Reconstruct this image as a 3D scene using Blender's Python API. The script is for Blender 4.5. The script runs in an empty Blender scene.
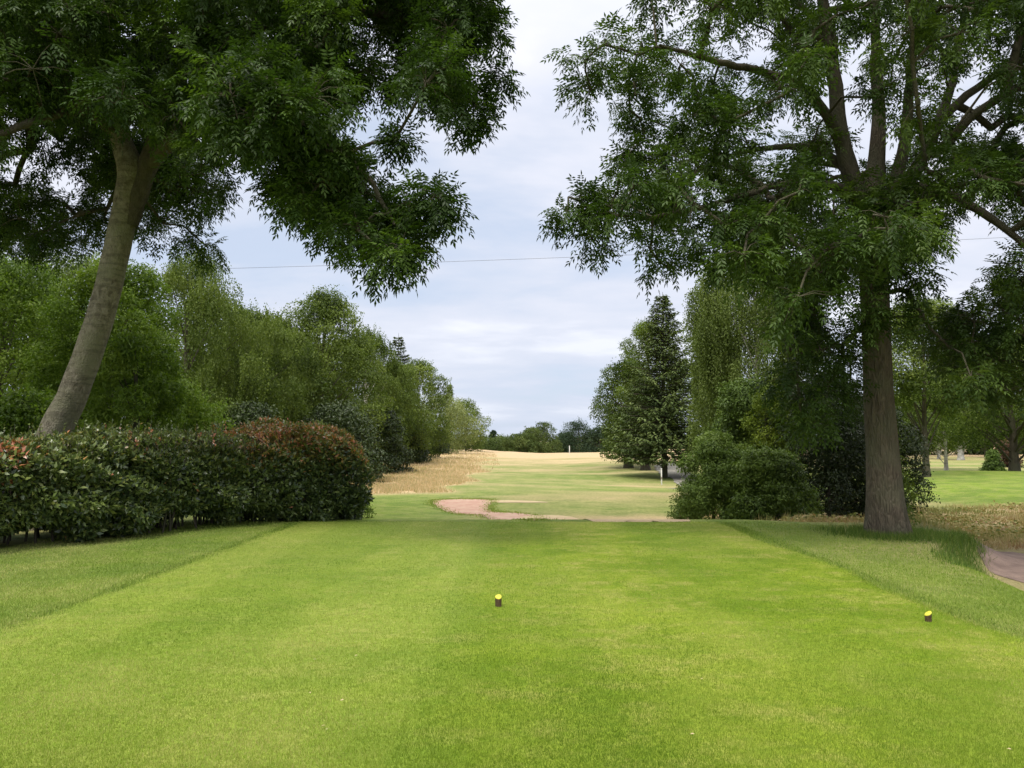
import bpy, math, random
import numpy as np
from mathutils import Vector

# ------------------------------------------------------------------ camera, sky, sun, exposure
sc = bpy.context.scene
C = sc.collection
W_, H_, F_ = 1024, 768, 760.0
PITCH = math.radians(4.2)
CAM = np.array([0.0, 0.0, 1.6])
cam_d = bpy.data.cameras.new("camera"); cam = bpy.data.objects.new("camera", cam_d); C.objects.link(cam)
cam_d.sensor_width = 36; cam_d.lens = F_ / W_ * 36; cam_d.clip_start = 0.05; cam_d.clip_end = 4000
cam.location = CAM; cam.rotation_euler = (math.pi / 2 + PITCH, 0, 0)
sc.camera = cam
sc.view_settings.view_transform = 'Standard'; sc.view_settings.look = 'None'
sc.view_settings.gamma = 1; sc.view_settings.exposure = 1.06
sc.cycles.max_bounces = 8; sc.cycles.diffuse_bounces = 4; sc.cycles.glossy_bounces = 2
sc.cycles.transmission_bounces = 4; sc.cycles.transparent_max_bounces = 4
sc.cycles.sample_clamp_indirect = 6

SUN_EL, SUN_AZ = math.radians(56), math.radians(212)   # azimuth clockwise from +Y: behind and to the left
world = bpy.data.worlds.new("World"); sc.world = world; world.use_nodes = True
def N(nt, t, **kw):
    n = nt.nodes.new(t)
    for k, v in kw.items():
        if k.startswith('_'): setattr(n, k[1:], v)
        else: n.inputs[k.replace('__', ' ')].default_value = v
    return n
def math_n(nt, op, a, b=None, clamp=False):
    n = nt.nodes.new('ShaderNodeMath'); n.operation = op; n.use_clamp = clamp
    for i, v in enumerate((a, b)):
        if v is None: continue
        if isinstance(v, (int, float)): n.inputs[i].default_value = v
        else: nt.links.new(v, n.inputs[i])
    return n.outputs[0]
def mix_n(nt, fac, a, b):
    n = nt.nodes.new('ShaderNodeMix'); n.data_type = 'RGBA'
    for s, v in ((n.inputs[0], fac), (n.inputs[6], a), (n.inputs[7], b)):
        if isinstance(v, (int, float)): s.default_value = v
        elif isinstance(v, tuple): s.default_value = (*v, 1) if len(v) == 3 else v
        else: nt.links.new(v, s)
    return n.outputs[2]
def ramp_n(nt, fac, stops):
    n = nt.nodes.new('ShaderNodeValToRGB'); e = n.color_ramp.elements
    while len(e) < len(stops): e.new(0.5)
    for el, (p, c) in zip(e, stops):
        el.position = p; el.color = (*c, 1) if isinstance(c, tuple) else (c, c, c, 1)
    nt.links.new(fac, n.inputs[0]); return n.outputs[0]
def build_world():
    nt = world.node_tree; nt.nodes.clear(); L = nt.links
    out = nt.nodes.new('ShaderNodeOutputWorld'); bg = nt.nodes.new('ShaderNodeBackground')
    bg.inputs[1].default_value = 0.1; L.new(bg.outputs[0], out.inputs[0])
    sky = nt.nodes.new('ShaderNodeTexSky'); sky.sky_type = 'NISHITA'; sky.sun_disc = False
    sky.sun_elevation = SUN_EL; sky.sun_rotation = SUN_AZ
    tc = nt.nodes.new('ShaderNodeTexCoord'); sep = nt.nodes.new('ShaderNodeSeparateXYZ')
    L.new(tc.outputs['Generated'], sep.inputs[0])
    zc = math_n(nt, 'ADD', math_n(nt, 'MAXIMUM', sep.outputs[2], 0.0), 0.16)
    comb = nt.nodes.new('ShaderNodeCombineXYZ')
    L.new(math_n(nt, 'DIVIDE', sep.outputs[0], zc), comb.inputs[0])
    L.new(math_n(nt, 'DIVIDE', sep.outputs[1], zc), comb.inputs[1])
    mp = nt.nodes.new('ShaderNodeMapping'); mp.inputs['Location'].default_value = (3.1, 1.7, 0); mp.inputs['Scale'].default_value = (0.75, 1.0, 1)
    L.new(comb.outputs[0], mp.inputs[0])
    n1 = N(nt, 'ShaderNodeTexNoise', Scale=0.9, Detail=6.0, Roughness=0.55, Distortion=0.35); L.new(mp.outputs[0], n1.inputs['Vector'])
    n2 = N(nt, 'ShaderNodeTexNoise', Scale=2.6, Detail=5.0, Roughness=0.5, Distortion=0.2); L.new(mp.outputs[0], n2.inputs['Vector'])
    cl = math_n(nt, 'ADD', math_n(nt, 'MULTIPLY', n1.outputs[0], 0.68), math_n(nt, 'MULTIPLY', n2.outputs[0], 0.32))
    # cloud layer: grey-lilac hollows, near-white tops; thin places let the clear sky through
    col = ramp_n(nt, cl, [(0.38, (4.0, 4.5, 5.5)), (0.46, (4.65, 4.95, 5.75)), (0.54, (5.4, 5.5, 6.1)), (0.62, (6.7, 6.7, 7.05))])
    cover = ramp_n(nt, cl, [(0.36, 0.84), (0.48, 0.98)])
    # towards the horizon the layer thickens and turns blue-grey
    hz = ramp_n(nt, sep.outputs[2], [(0.0, 1.0), (0.30, 0.0)])
    col = mix_n(nt, math_n(nt, 'MULTIPLY', hz, 0.62), col, (3.45, 4.0, 5.0))
    base = mix_n(nt, cover, sky.outputs[0], col)
    # the cloud deck is brightest overhead (standard overcast distribution)
    base = mix_n(nt, ramp_n(nt, sep.outputs[2], [(0.50, 0.0), (0.85, .9)]), base, (6.3, 6.1, 5.7))
    up2 = nt.nodes.new('ShaderNodeVectorMath'); up2.operation = 'MULTIPLY'
    up = ramp_n(nt, sep.outputs[2], [(0.0, 0.325), (0.40, 0.325), (0.55, 0.36), (0.80, 0.85), (1.0, 1.0)])
    L.new(base, up2.inputs[0]); L.new(up, up2.inputs[1])
    sc2 = nt.nodes.new('ShaderNodeVectorMath'); sc2.operation = 'SCALE'; sc2.inputs['Scale'].default_value = 2.5
    L.new(up2.outputs[0], sc2.inputs[0]); L.new(sc2.outputs[0], bg.inputs[0])
build_world()
sun_d = bpy.data.lights.new("sun", 'SUN'); sun_d.energy = 1.5; sun_d.angle = math.radians(14); sun_d.color = (1, 0.95, 0.86)
sun = bpy.data.objects.new("sun", sun_d); C.objects.link(sun)
sd = Vector((math.sin(SUN_AZ) * math.cos(SUN_EL), math.cos(SUN_AZ) * math.cos(SUN_EL), math.sin(SUN_EL)))
sun.rotation_euler = sd.to_track_quat('Z', 'Y').to_euler(); sun.location = (0, 0, 60)

# ------------------------------------------------------------------ measuring helpers
cp, sp_ = math.cos(PITCH), math.sin(PITCH)
def ray(px, py):
    a = (px - 512) / F_; b = -(py - 384) / F_
    return np.array([a, cp - b * sp_, sp_ + b * cp])
def at(px, py, Y):                      # the world point seen at a pixel, at distance Y
    r = ray(px, py); return CAM + r * (Y / r[1])
def sstep(a, b, x):
    t = np.clip((x - a) / (b - a), 0, 1); return t * t * (3 - 2 * t)
def gauss(x, y, cx, cy, sx, sy): return np.exp(-((x - cx) / sx) ** 2 - ((y - cy) / sy) ** 2)
_lat = np.random.default_rng(7).random((256, 256))
def vnoise(x, y, s, o=0):
    x = np.asarray(x, float) * s + 31.7 * o + 100; y = np.asarray(y, float) * s + 17.3 * o + 100
    xi = np.floor(x).astype(int); yi = np.floor(y).astype(int); fx = x - xi; fy = y - yi
    fx = fx * fx * (3 - 2 * fx); fy = fy * fy * (3 - 2 * fy)
    g = lambda a, b: _lat[a % 256, b % 256]
    return (g(xi, yi) * (1 - fx) + g(xi + 1, yi) * fx) * (1 - fy) + (g(xi, yi + 1) * (1 - fx) + g(xi + 1, yi + 1) * fx) * fy
def fbm(x, y, s, o=0): return (vnoise(x, y, s, o) + .5 * vnoise(x, y, 2.1 * s, o + 3) + .25 * vnoise(x, y, 4.3 * s, o + 5)) / 1.75
def hgt(x, y):
    x = np.asarray(x, float); y = np.asarray(y, float)
    z160 = -1.40 + 0.85 * np.minimum(1, ((x - 10) / 17) ** 2)
    low = np.interp(y, [0, 20, 45, 70, 100, 130], [-.7, -.72, -.86, -.9, -.85, -.85])
    k = sstep(95, 160, y)
    base = low * (1 - k) + z160 * k
    base = base - 3.2 * sstep(168, 240, y)
    base = base + 0.42 * gauss(x, y, 13, 70, 7, 13) - 0.22 * gauss(x, y, 10, 44, 6, 6) + 0.14 * gauss(x, y, 5, 33, 7, 4)
    base = base + 0.10 * gauss(x, y, -6, 44, 5, 6) + .30 * gauss(x, y, -14, 90, 10, 30)
    base = base + (fbm(x, y, .09, 1) - .5) * (.22 + .30 * sstep(35, 60, y)) * sstep(20, 35, y)
    base = base - .16 * gauss(x, y, -1.8, 26.3, 1.5, 2.2)
    # second tee on the right
    m = sstep(14, 19, x) * (1 - sstep(60, 70, x))
    rt = np.interp(y, [22, 31, 34, 42, 44, 49], [0, .42, .47, .66, .64, 0])
    base = base + m * rt
    # plateau of the near tee
    p = 1 - sstep(15.2, 19.8, y)
    cr = 5.55 + .24 * (y - 9.1) + 1.15 * sstep(11.5, 13.5, y); right = -0.40 * sstep(0, 1.1, x - cr) - .06 * sstep(4.6, 6.3, x)
    return base * (1 - p) + right * p
def ground(px, py):
    r = ray(px, py); lo = 2.0
    for t in np.concatenate([np.arange(2, 40, .05), np.arange(40, 260, .3)]):
        p = CAM + r * (t / r[1])
        if p[2] <= hgt(p[0], p[1]): return p
    return p
def gz(x, y): return float(hgt(x, y))

def in_poly(x, y, P):
    P = np.asarray(P, float); c = np.zeros(len(x), bool); n = len(P); j = n - 1
    for i in range(n):
        xi, yi = P[i]; xj, yj = P[j]
        k = ((yi > y) != (yj > y)) & (x < (xj - xi) * (y - yi) / (yj - yi + 1e-9) + xi); c ^= k; j = i
    return c
# ------------------------------------------------------------------ mesh helpers
def link(o, parent=None):
    C.objects.link(o)
    if parent is not None: o.parent = parent
    return o
def tag(o, label=None, cat=None, group=None, kind=None):
    for k, v in (('label', label), ('category', cat), ('group', group), ('kind', kind)):
        if v: o[k] = v
    return o
def np_mesh(name, V, Fc, mat, parent=None, tint=None, smooth=False, attrs=None, org=None):
    V = np.asarray(V, np.float32)
    if org is not None: V = V - np.asarray(org, np.float32)
    Fc = np.asarray(Fc, np.int32); k = Fc.shape[1]
    me = bpy.data.meshes.new(name)
    me.vertices.add(len(V)); me.vertices.foreach_set('co', V.ravel())
    me.loops.add(Fc.size); me.loops.foreach_set('vertex_index', Fc.ravel())
    me.polygons.add(len(Fc)); me.polygons.foreach_set('loop_start', np.arange(0, Fc.size, k, dtype=np.int32))
    me.update(calc_edges=True)
    if smooth: me.polygons.foreach_set('use_smooth', np.ones(len(Fc), bool))
    if tint is not None:
        a = me.attributes.new('tint', 'FLOAT', 'FACE'); a.data.foreach_set('value', np.asarray(tint, np.float32))
    for n, v in (attrs or {}).items():
        a = me.attributes.new(n, 'FLOAT', 'POINT'); a.data.foreach_set('value', np.asarray(v, np.float32))
    me.materials.append(mat)
    return link(bpy.data.objects.new(name, me), parent)
def empty(name, loc, label, cat, group=None):
    o = bpy.data.objects.new(name, None); o.location = [float(v) for v in loc]; o.empty_display_size = .3
    C.objects.link(o); return tag(o, label, cat, group)
def unit(v): return v / np.maximum(np.linalg.norm(v, axis=-1, keepdims=True), 1e-9)
def rdirs(rng, n): return unit(rng.normal(size=(n, 3)))
class Leaves:
    """leaf-sized folded blades"""
    def __init__(s): s.b = []
    def add(s, P, A, Nn, L, Wd, T, fold=.18):
        n = len(P); A = unit(A); S = unit(np.cross(A, Nn)); Nn = np.cross(S, A)
        L = np.broadcast_to(L, n)[:, None]; Wd = np.broadcast_to(Wd, n)[:, None]
        m = P + A * L * .45 + Nn * Wd * fold
        q = np.stack([P, m + S * Wd * .5, P + A * L - Nn * L * .06, m - S * Wd * .5], 1)
        s.b.append((q, np.broadcast_to(T, n)))
    def build(s, name, mat, parent, org=None):
        V = np.concatenate([q for q, _ in s.b]).reshape(-1, 3); T = np.concatenate([t for _, t in s.b])
        return np_mesh(name, V, np.arange(len(V)).reshape(-1, 4), mat, parent, T, org=org)
class Tubes:
    def __init__(s): s.V = []; s.F = []; s.n = 0
    def add(s, pts, rad, k=8, wob=None, cap=False):
        pts = np.asarray(pts, float); n = len(pts); rad = np.asarray(rad, float)
        tan = unit(np.gradient(pts, axis=0)); ref = np.array([0.0, 1.0, 0.0]) if abs(tan[0][1]) < .9 else np.array([1.0, 0, 0])
        vs = []
        for i in range(n):
            u = ref - tan[i] * np.dot(ref, tan[i]); u /= np.linalg.norm(u); v = np.cross(tan[i], u); ref = u
            a = np.linspace(0, 2 * math.pi, k, endpoint=False)
            r = rad[i] * (wob(i / (n - 1), a, pts[i]) if wob else 1)
            vs.append(pts[i] + (np.cos(a) * r)[:, None] * u + (np.sin(a) * r)[:, None] * v)
        b = s.n; s.V.append(np.concatenate(vs)); s.n += n * k
        i, j = np.meshgrid(np.arange(n - 1), np.arange(k), indexing='ij'); i = i.ravel(); j = j.ravel(); j2 = (j + 1) % k
        s.F.append(np.stack([b + i * k + j, b + i * k + j2, b + (i + 1) * k + j2, b + (i + 1) * k + j], 1))
    def segs(s, A, B, ra, rb, k=5):      # many straight tapered pieces at once
        A = np.asarray(A); B = np.asarray(B); n = len(A); t = unit(B - A)
        u = unit(np.cross(t, np.where(np.abs(t[:, 2:3]) < .9, [[0, 0, 1.0]], [[1.0, 0, 0]]))); v = np.cross(t, u)
        a = np.linspace(0, 2 * math.pi, k, endpoint=False); ca, sa = np.cos(a), np.sin(a)
        off = ca[None, :, None] * u[:, None] + sa[None, :, None] * v[:, None]
        ra = np.broadcast_to(ra, n)[:, None, None]; rb = np.broadcast_to(rb, n)[:, None, None]
        V = np.concatenate([A[:, None] + off * ra, B[:, None] + off * rb], 1).reshape(-1, 3)
        b = s.n + np.arange(n)[:, None] * 2 * k; j = np.arange(k)[None]; j2 = (j + 1) % k
        s.F.append(np.stack([b + j, b + j2, b + k + j2, b + k + j], -1).reshape(-1, 4)); s.V.append(V); s.n += len(V)
    def build(s, name, mat, parent, org=None):
        return np_mesh(name, np.concatenate(s.V), np.concatenate(s.F), mat, parent, smooth=True, org=org)
def spline(P, n):                        # Catmull-Rom through given points
    P = np.asarray(P, float); Q = np.vstack([2 * P[0] - P[1], P, 2 * P[-1] - P[-2]]); out = []
    t = np.linspace(0, len(P) - 1 - 1e-6, n)
    for u in t:
        i = int(u); f = u - i; a, b, c, d = Q[i:i + 4]
        out.append(.5 * ((2 * b) + (c - a) * f + (2 * a - 5 * b + 4 * c - d) * f * f + (3 * b - a - 3 * c + d) * f ** 3))
    return np.array(out)

# ------------------------------------------------------------------ materials
def new_mat(name):
    m = bpy.data.materials.new(name); m.use_nodes = True; nt = m.node_tree
    b = nt.nodes['Principled BSDF']; return m, nt, b
def leaf_mat(name, stops, rough=.5, spec=.35, trans=.28, tc=(1.25, 1.35, .55)):
    m, nt, b = new_mat(name); L = nt.links
    at_ = nt.nodes.new('ShaderNodeAttribute'); at_.attribute_name = 'tint'
    col = ramp_n(nt, at_.outputs['Fac'], stops)
    L.new(col, b.inputs['Base Color']); b.inputs['Roughness'].default_value = rough; b.inputs['Specular IOR Level'].default_value = spec
    tr = nt.nodes.new('ShaderNodeBsdfTranslucent')
    vm = nt.nodes.new('ShaderNodeVectorMath'); vm.operation = 'MULTIPLY'; vm.inputs[1].default_value = tc
    L.new(col, vm.inputs[0]); L.new(vm.outputs[0], tr.inputs[0])
    mx = nt.nodes.new('ShaderNodeMixShader'); mx.inputs[0].default_value = trans
    L.new(b.outputs[0], mx.inputs[1]); L.new(tr.outputs[0], mx.inputs[2]); L.new(mx.outputs[0], nt.nodes['Material Output'].inputs[0])
    return m
def bark_mat(name, c1, c2, c3, scale=1.0, stretch=.25, band=0.0, bump=.6):
    m, nt, b = new_mat(name); L = nt.links
    g = nt.nodes.new('ShaderNodeNewGeometry'); mp = nt.nodes.new('ShaderNodeMapping'); mp.inputs['Scale'].default_value = (scale, scale, scale * stretch)
    L.new(g.outputs['Position'], mp.inputs[0])
    n1 = N(nt, 'ShaderNodeTexNoise', Scale=14.0, Detail=8.0, Roughness=.65, Distortion=.6); L.new(mp.outputs[0], n1.inputs['Vector'])
    vo = N(nt, 'ShaderNodeTexVoronoi', Scale=24.0); vo.feature = 'DISTANCE_TO_EDGE'; L.new(mp.outputs[0], vo.inputs['Vector'])
    n2 = N(nt, 'ShaderNodeTexNoise', Scale=2.2, Detail=4.0); L.new(g.outputs['Position'], n2.inputs['Vector'])
    mp2 = nt.nodes.new('ShaderNodeMapping'); mp2.inputs['Scale'].default_value = (1.2, 1.2, 9); L.new(g.outputs['Position'], mp2.inputs[0])
    n3 = N(nt, 'ShaderNodeTexNoise', Scale=1.6, Detail=5.0, Roughness=.6); L.new(mp2.outputs[0], n3.inputs['Vector'])
    col = mix_n(nt, ramp_n(nt, n1.outputs[0], [(.35, 0.0), (.65, 1.0)]), c1, c2)
    col = mix_n(nt, math_n(nt, 'MULTIPLY', ramp_n(nt, n2.outputs[0], [(.42, 0.0), (.62, 1.0)]), .75), col, c3)
    if band: col = mix_n(nt, math_n(nt, 'MULTIPLY', ramp_n(nt, n3.outputs[0], [(.52, 0.0), (.60, 1.0)]), band), col, tuple(v * .45 for v in c1))
    L.new(col, b.inputs['Base Color']); b.inputs['Roughness'].default_value = .9; b.inputs['Specular IOR Level'].default_value = .15
    hsum = math_n(nt, 'ADD', n1.outputs[0], math_n(nt, 'MULTIPLY', math_n(nt, 'MINIMUM', vo.outputs[0], .25), 2.2 * bump))
    bp = N(nt, 'ShaderNodeBump', Strength=bump, Distance=.03); L.new(hsum, bp.inputs['Height']); L.new(bp.outputs[0], b.inputs['Normal'])
    return m
def plain_mat(name, c, rough=.7, var=.25, scale=30.0):
    m, nt, b = new_mat(name)
    g = nt.nodes.new('ShaderNodeNewGeometry'); n1 = N(nt, 'ShaderNodeTexNoise', Scale=scale, Detail=4.0); nt.links.new(g.outputs['Position'], n1.inputs['Vector'])
    nt.links.new(mix_n(nt, n1.outputs[0], tuple(v * (1 - var) for v in c), tuple(min(1, v * (1 + var)) for v in c)), b.inputs['Base Color'])
    b.inputs['Roughness'].default_value = rough; return m
M = {}
M['ash_a'] = leaf_mat('ash_leaf', [(0, (.017, .036, .007)), (.5, (.038, .074, .012)), (1, (.095, .155, .022))], .5, .22, .28)
M['ash_b'] = leaf_mat('ash_leaf_lighter', [(0, (.022, .044, .009)), (.5, (.048, .088, .016)), (1, (.110, .168, .030))], .5, .25, .3)
M['fresh'] = leaf_mat('fresh_leaf', [(0, (.042, .080, .009)), (.5, (.108, .178, .020)), (1, (.195, .270, .042))], .55, .2, .33)
M['broad'] = leaf_mat('broad_leaf', [(0, (.036, .060, .010)), (.5, (.102, .146, .026)), (1, (.185, .232, .055))], .6, .2, .32)
M['birch'] = leaf_mat('birch_leaf', [(0, (.056, .078, .018)), (.5, (.115, .160, .038)), (1, (.190, .238, .070))], .6, .2, .32)
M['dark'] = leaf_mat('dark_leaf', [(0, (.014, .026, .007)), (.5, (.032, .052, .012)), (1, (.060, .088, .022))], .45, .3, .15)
M['rhodo'] = leaf_mat('rhododendron_leaf', [(0, (.034, .058, .012)), (.5, (.078, .128, .022)), (1, (.150, .215, .045))], .5, .2, .22)
M['yellow'] = leaf_mat('yellow_green_leaf', [(0, (.070, .105, .012)), (.5, (.125, .175, .018)), (1, (.200, .250, .035))], .6, .2)
M['willow'] = leaf_mat('willow_leaf', [(0, (.120, .150, .050)), (.5, (.190, .225, .085)), (1, (.270, .300, .130))], .6, .2)
M['spruce'] = leaf_mat('spruce_needle', [(0, (.032, .052, .018)), (.5, (.072, .105, .034)), (1, (.135, .170, .052))], .65, .15, .1)
M['far'] = leaf_mat('far_leaf', [(0, (.045, .072, .020)), (.5, (.080, .112, .032)), (1, (.120, .155, .048))], .7, .15)
M['fardark'] = leaf_mat('far_dark_leaf', [(0, (.024, .046, .026)), (.5, (.044, .070, .038)), (1, (.070, .100, .050))], .7, .15)
M['red'] = leaf_mat('copper_leaf', [(0, (.050, .025, .018)), (.5, (.095, .045, .030)), (1, (.14, .085, .045))])
M['photinia'] = leaf_mat('photinia_leaf', [(0, (.014, .026, .012)), (.30, (.058, .092, .030)), (.56, (.165, .215, .055)), (.66, (.175, .175, .042)),
                                          (.80, (.34, .22, .06)), (.90, (.46, .19, .09)), (1, (.55, .22, .15))], .33, .55, .16)
M['bark_l'] = bark_mat('grey_bark', (.10, .088, .062), (.26, .235, .175), (.17, .17, .105), 1.0, .7, .35, .7)
M['bark_r'] = bark_mat('brown_bark', (.075, .062, .045), (.165, .135, .098), (.12, .115, .075), 1.0, .22, .0, 1.0)
M['bark_d'] = bark_mat('dark_bark', (.05, .042, .032), (.10, .085, .062), (.08, .08, .05), 1.0, .3)
M['bark_limb_shaded'] = bark_mat('shaded_limb_bark', (.055, .048, .034), (.105, .09, .064), (.085, .082, .05), 1.2, .4, .2, .7)  # ash limbs and twigs: shade inside the crown put into the bark colour
M['bark_w'] = bark_mat('birch_bark', (.42, .40, .36), (.62, .60, .55), (.25, .23, .19), .6, 1.5, .6, .3)

# ------------------------------------------------------------------ ground
def dry_mask(x, y):
    n = fbm(x, y, .12, 2); n2 = fbm(x, y, .6, 4); nb = fbm(x * .35, y, .3, 9)
    d = .20 + .75 * (nb - .42) + .25 * (n2 - .5)
    d += .35 * sstep(60, 90, y) + .45 * sstep(95, 125, y)                                              # parched crest
    left = sstep(0, 2.5, (-.2 - .030 * (y - 30)) - x + (n - .5) * 5)          # unmown rough on the left
    d = np.maximum(d, left * sstep(31, 35, y + (n - .5) * 5) * .95)
    d = np.maximum(d, .85 * gauss(x, y, 4.2, 22.5, 3.0, 1.6) + .5 * (n2 - .5))      # worn ground round the sandy track
    d = np.maximum(d, .45 * gauss(x, y, 2.5, 31, 4, 2.5) + .3 * (n2 - .5))
    r = sstep(6.9, 7.9, x) * sstep(10, 13, y) * (1 - sstep(25, 29, y))
    d = np.maximum(d, r * (.55 + 1.1 * (n2 - .45)))
    r2 = sstep(5.2, 6.5, x) * sstep(14.5, 16.5, y) * (1 - sstep(25, 29, y)); d = np.maximum(d, r2 * (.6 + .8 * (n2 - .5)))
    tree = np.exp(-(((x - 6.6) / 1.5) ** 2 + ((y - 13.3) / 1.3) ** 2)); d = np.maximum(d, tree * .6 * (n2 + .4))
    hedge = .5 * sstep(-4.3, -6.5, x) * (1 - sstep(15.5, 17, y)); d = np.maximum(d, hedge * .28 + .0)
    d -= .8 * sstep(14, 18, x) * sstep(24, 29, y) * (1 - sstep(44, 60, y))      # watered second tee
    d += .15 * sstep(14, 18, x) * sstep(75, 95, y) - .35 * sstep(25, 40, x) * sstep(60, 90, y)
    d -= .25 * (1 - sstep(15, 17, y)) * sstep(7, 5, np.abs(x))
    d -= .8 * gauss(x, y, -5.2, 25, 3.0, 7.0) * (1 - sstep(29, 34, y))
    return np.clip(d, 0, 1)
def lush_mask(x, y):
    n = fbm(x, y, .5, 6)
    l = .9 * gauss(x, y, -4.8, 24.5, 3.2, 6.5)
    l = np.maximum(l, sstep(14, 18, x) * sstep(24.5, 28, y) * (1 - sstep(45, 60, y)) * .95)
    l = np.maximum(l, .5 * gauss(x, y, 7, 36, 3, 6))
    l = np.maximum(l, .78 * (1 - sstep(15.5, 18, y)) * sstep(7.5, 4.5, np.abs(x)))
    return np.clip(l + .3 * (n - .5), 0, 1)
def grass_mat(name, use_attr=True):
    m, nt, b = new_mat(name); L = nt.links
    g = nt.nodes.new('ShaderNodeNewGeometry'); P = g.outputs['Position']
    def nz(s, d=4.0, r=.55, sc3=None):
        n = N(nt, 'ShaderNodeTexNoise', Scale=s, Detail=d, Roughness=r)
        if sc3:
            mp = nt.nodes.new('ShaderNodeMapping'); mp.inputs['Scale'].default_value = sc3; L.new(P, mp.inputs[0]); L.new(mp.outputs[0], n.inputs['Vector'])
        else: L.new(P, n.inputs['Vector'])
        return n.outputs[0]
    fine = nz(110.0, 3.0, .7); mid = nz(9.0, 5.0, .65); big = nz(.8, 5.0, .6); big2 = nz(.32, 4.0, .6, (1.0, .6, 1)); streak = nz(1.4, 4.0, .6, (.5, 1.8, 1))
    tuft = nz(30.0, 4.0, .7)
    if use_attr:
        ad = nt.nodes.new('ShaderNodeAttribute'); ad.attribute_name = 'dry'; al = nt.nodes.new('ShaderNodeAttribute'); al.attribute_name = 'lush'
        col = mix_n(nt, ramp_n(nt, streak, [(.35, 0.0), (.65, 1.0)]), (.120, .165, .036), (.205, .230, .070))
        col = mix_n(nt, al.outputs['Fac'], col, (.155, .225, .026))
        m3 = nz(2.3, 5.0, .65); col = mix_n(nt, ramp_n(nt, m3, [(.42, .0), (.62, .55)]), col, (.25, .25, .085)); col = mix_n(nt, ramp_n(nt, big, [(.44, .55), (.56, 0.0)]), col, (.085, .145, .022))
        dd = math_n(nt, 'ADD', ad.outputs['Fac'], math_n(nt, 'MULTIPLY', math_n(nt, 'SUBTRACT', mid, .5), .55))
        col = mix_n(nt, ramp_n(nt, dd, [(.15, 0.0), (.8, 1.0)]), col, (.41, .305, .175))
    else:
        m3 = nz(3.2, 5.0, .65)
        sx_ = nt.nodes.new('ShaderNodeSeparateXYZ'); L.new(P, sx_.inputs[0])
        xw = math_n(nt, 'ADD', sx_.outputs[0], math_n(nt, 'MULTIPLY', math_n(nt, 'SUBTRACT', big, .5), .55))
        band = math_n(nt, 'SINE', math_n(nt, 'MULTIPLY', math_n(nt, 'ADD', xw, .62), 2.4))
        half = math_n(nt, 'MULTIPLY', math_n(nt, 'ADD', xw, .62), 2.2, True)
        col = mix_n(nt, ramp_n(nt, big, [(.40, 0.0), (.58, 1.0)]), (.120, .185, .010), (.195, .258, .020))
        col = mix_n(nt, ramp_n(nt, big2, [(.44, 0.0), (.60, .8)]), col, (.235, .280, .040))
        col = mix_n(nt, ramp_n(nt, math_n(nt, 'ADD', math_n(nt, 'MULTIPLY', streak, .45), math_n(nt, 'MULTIPLY', m3, .55)), [(.49, 0.0), (.64, .6)]), col, (.33, .29, .095))
        col = mix_n(nt, math_n(nt, 'MULTIPLY', math_n(nt, 'SUBTRACT', 1.0, half), .45), col, (.225, .290, .060))
        col = mix_n(nt, math_n(nt, 'MULTIPLY', math_n(nt, 'ADD', math_n(nt, 'MULTIPLY', band, 2.0), .5, True), .26), col, (.085, .165, .006))
        col = mix_n(nt, ramp_n(nt, mid, [(.50, 0.0), (.66, .55)]), col, (.062, .120, .006))
    v = math_n(nt, 'ADD', math_n(nt, 'ADD', math_n(nt, 'MULTIPLY', fine, 1.2), math_n(nt, 'MULTIPLY', tuft, 1.2)), math_n(nt, 'MULTIPLY', mid, .6))
    v = math_n(nt, 'MAXIMUM', math_n(nt, 'SUBTRACT', v, .50), .25)
    vm = nt.nodes.new('ShaderNodeVectorMath'); vm.operation = 'SCALE'; L.new(col, vm.inputs[0]); L.new(v, vm.inputs['Scale'])
    L.new(vm.outputs[0], b.inputs['Base Color']); b.inputs['Roughness'].default_value = .85; b.inputs['Specular IOR Level'].default_value = .12
    bp = N(nt, 'ShaderNodeBump', Strength=.8, Distance=.02)
    L.new(math_n(nt, 'ADD', math_n(nt, 'MULTIPLY', tuft, .7), math_n(nt, 'MULTIPLY', fine, .4)), bp.inputs['Height']); L.new(bp.outputs[0], b.inputs['Normal'])
    return m
M['grass'] = grass_mat('rough_grass', True); M['tee'] = grass_mat('mown_tee_grass', False)
def sand_mat(name, c1, c2, c3):
    m, nt, b = new_mat(name); L = nt.links; g = nt.nodes.new('ShaderNodeNewGeometry')
    n1 = N(nt, 'ShaderNodeTexNoise', Scale=2.2, Detail=6.0, Roughness=.65); n2 = N(nt, 'ShaderNodeTexNoise', Scale=60.0, Detail=4.0, Roughness=.7)
    L.new(g.outputs['Position'], n1.inputs['Vector']); L.new(g.outputs['Position'], n2.inputs['Vector'])
    c = mix_n(nt, ramp_n(nt, n1.outputs[0], [(.38, 0.0), (.62, 1.0)]), c1, c2); c = mix_n(nt, ramp_n(nt, n2.outputs[0], [(.5, 0.0), (.7, .7)]), c, c3)
    L.new(c, b.inputs['Base Color']); b.inputs['Roughness'].default_value = .95
    bp = N(nt, 'ShaderNodeBump', Strength=.6, Distance=.02); L.new(n2.outputs[0], bp.inputs['Height']); L.new(bp.outputs[0], b.inputs['Normal']); return m
M['sand'] = sand_mat('red_sand', (.40, .225, .17), (.46, .315, .235), (.30, .22, .14))
M['dry_soil'] = sand_mat('dry_soil', (.42, .30, .19), (.46, .36, .21), (.26, .26, .10))
M['path'] = sand_mat('red_gravel', (.17, .115, .095), (.29, .205, .165), (.11, .085, .07))
M['grey_gravel'] = sand_mat('grey_gravel', (.19, .18, .15), (.28, .26, .22), (.13, .12, .10))

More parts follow.
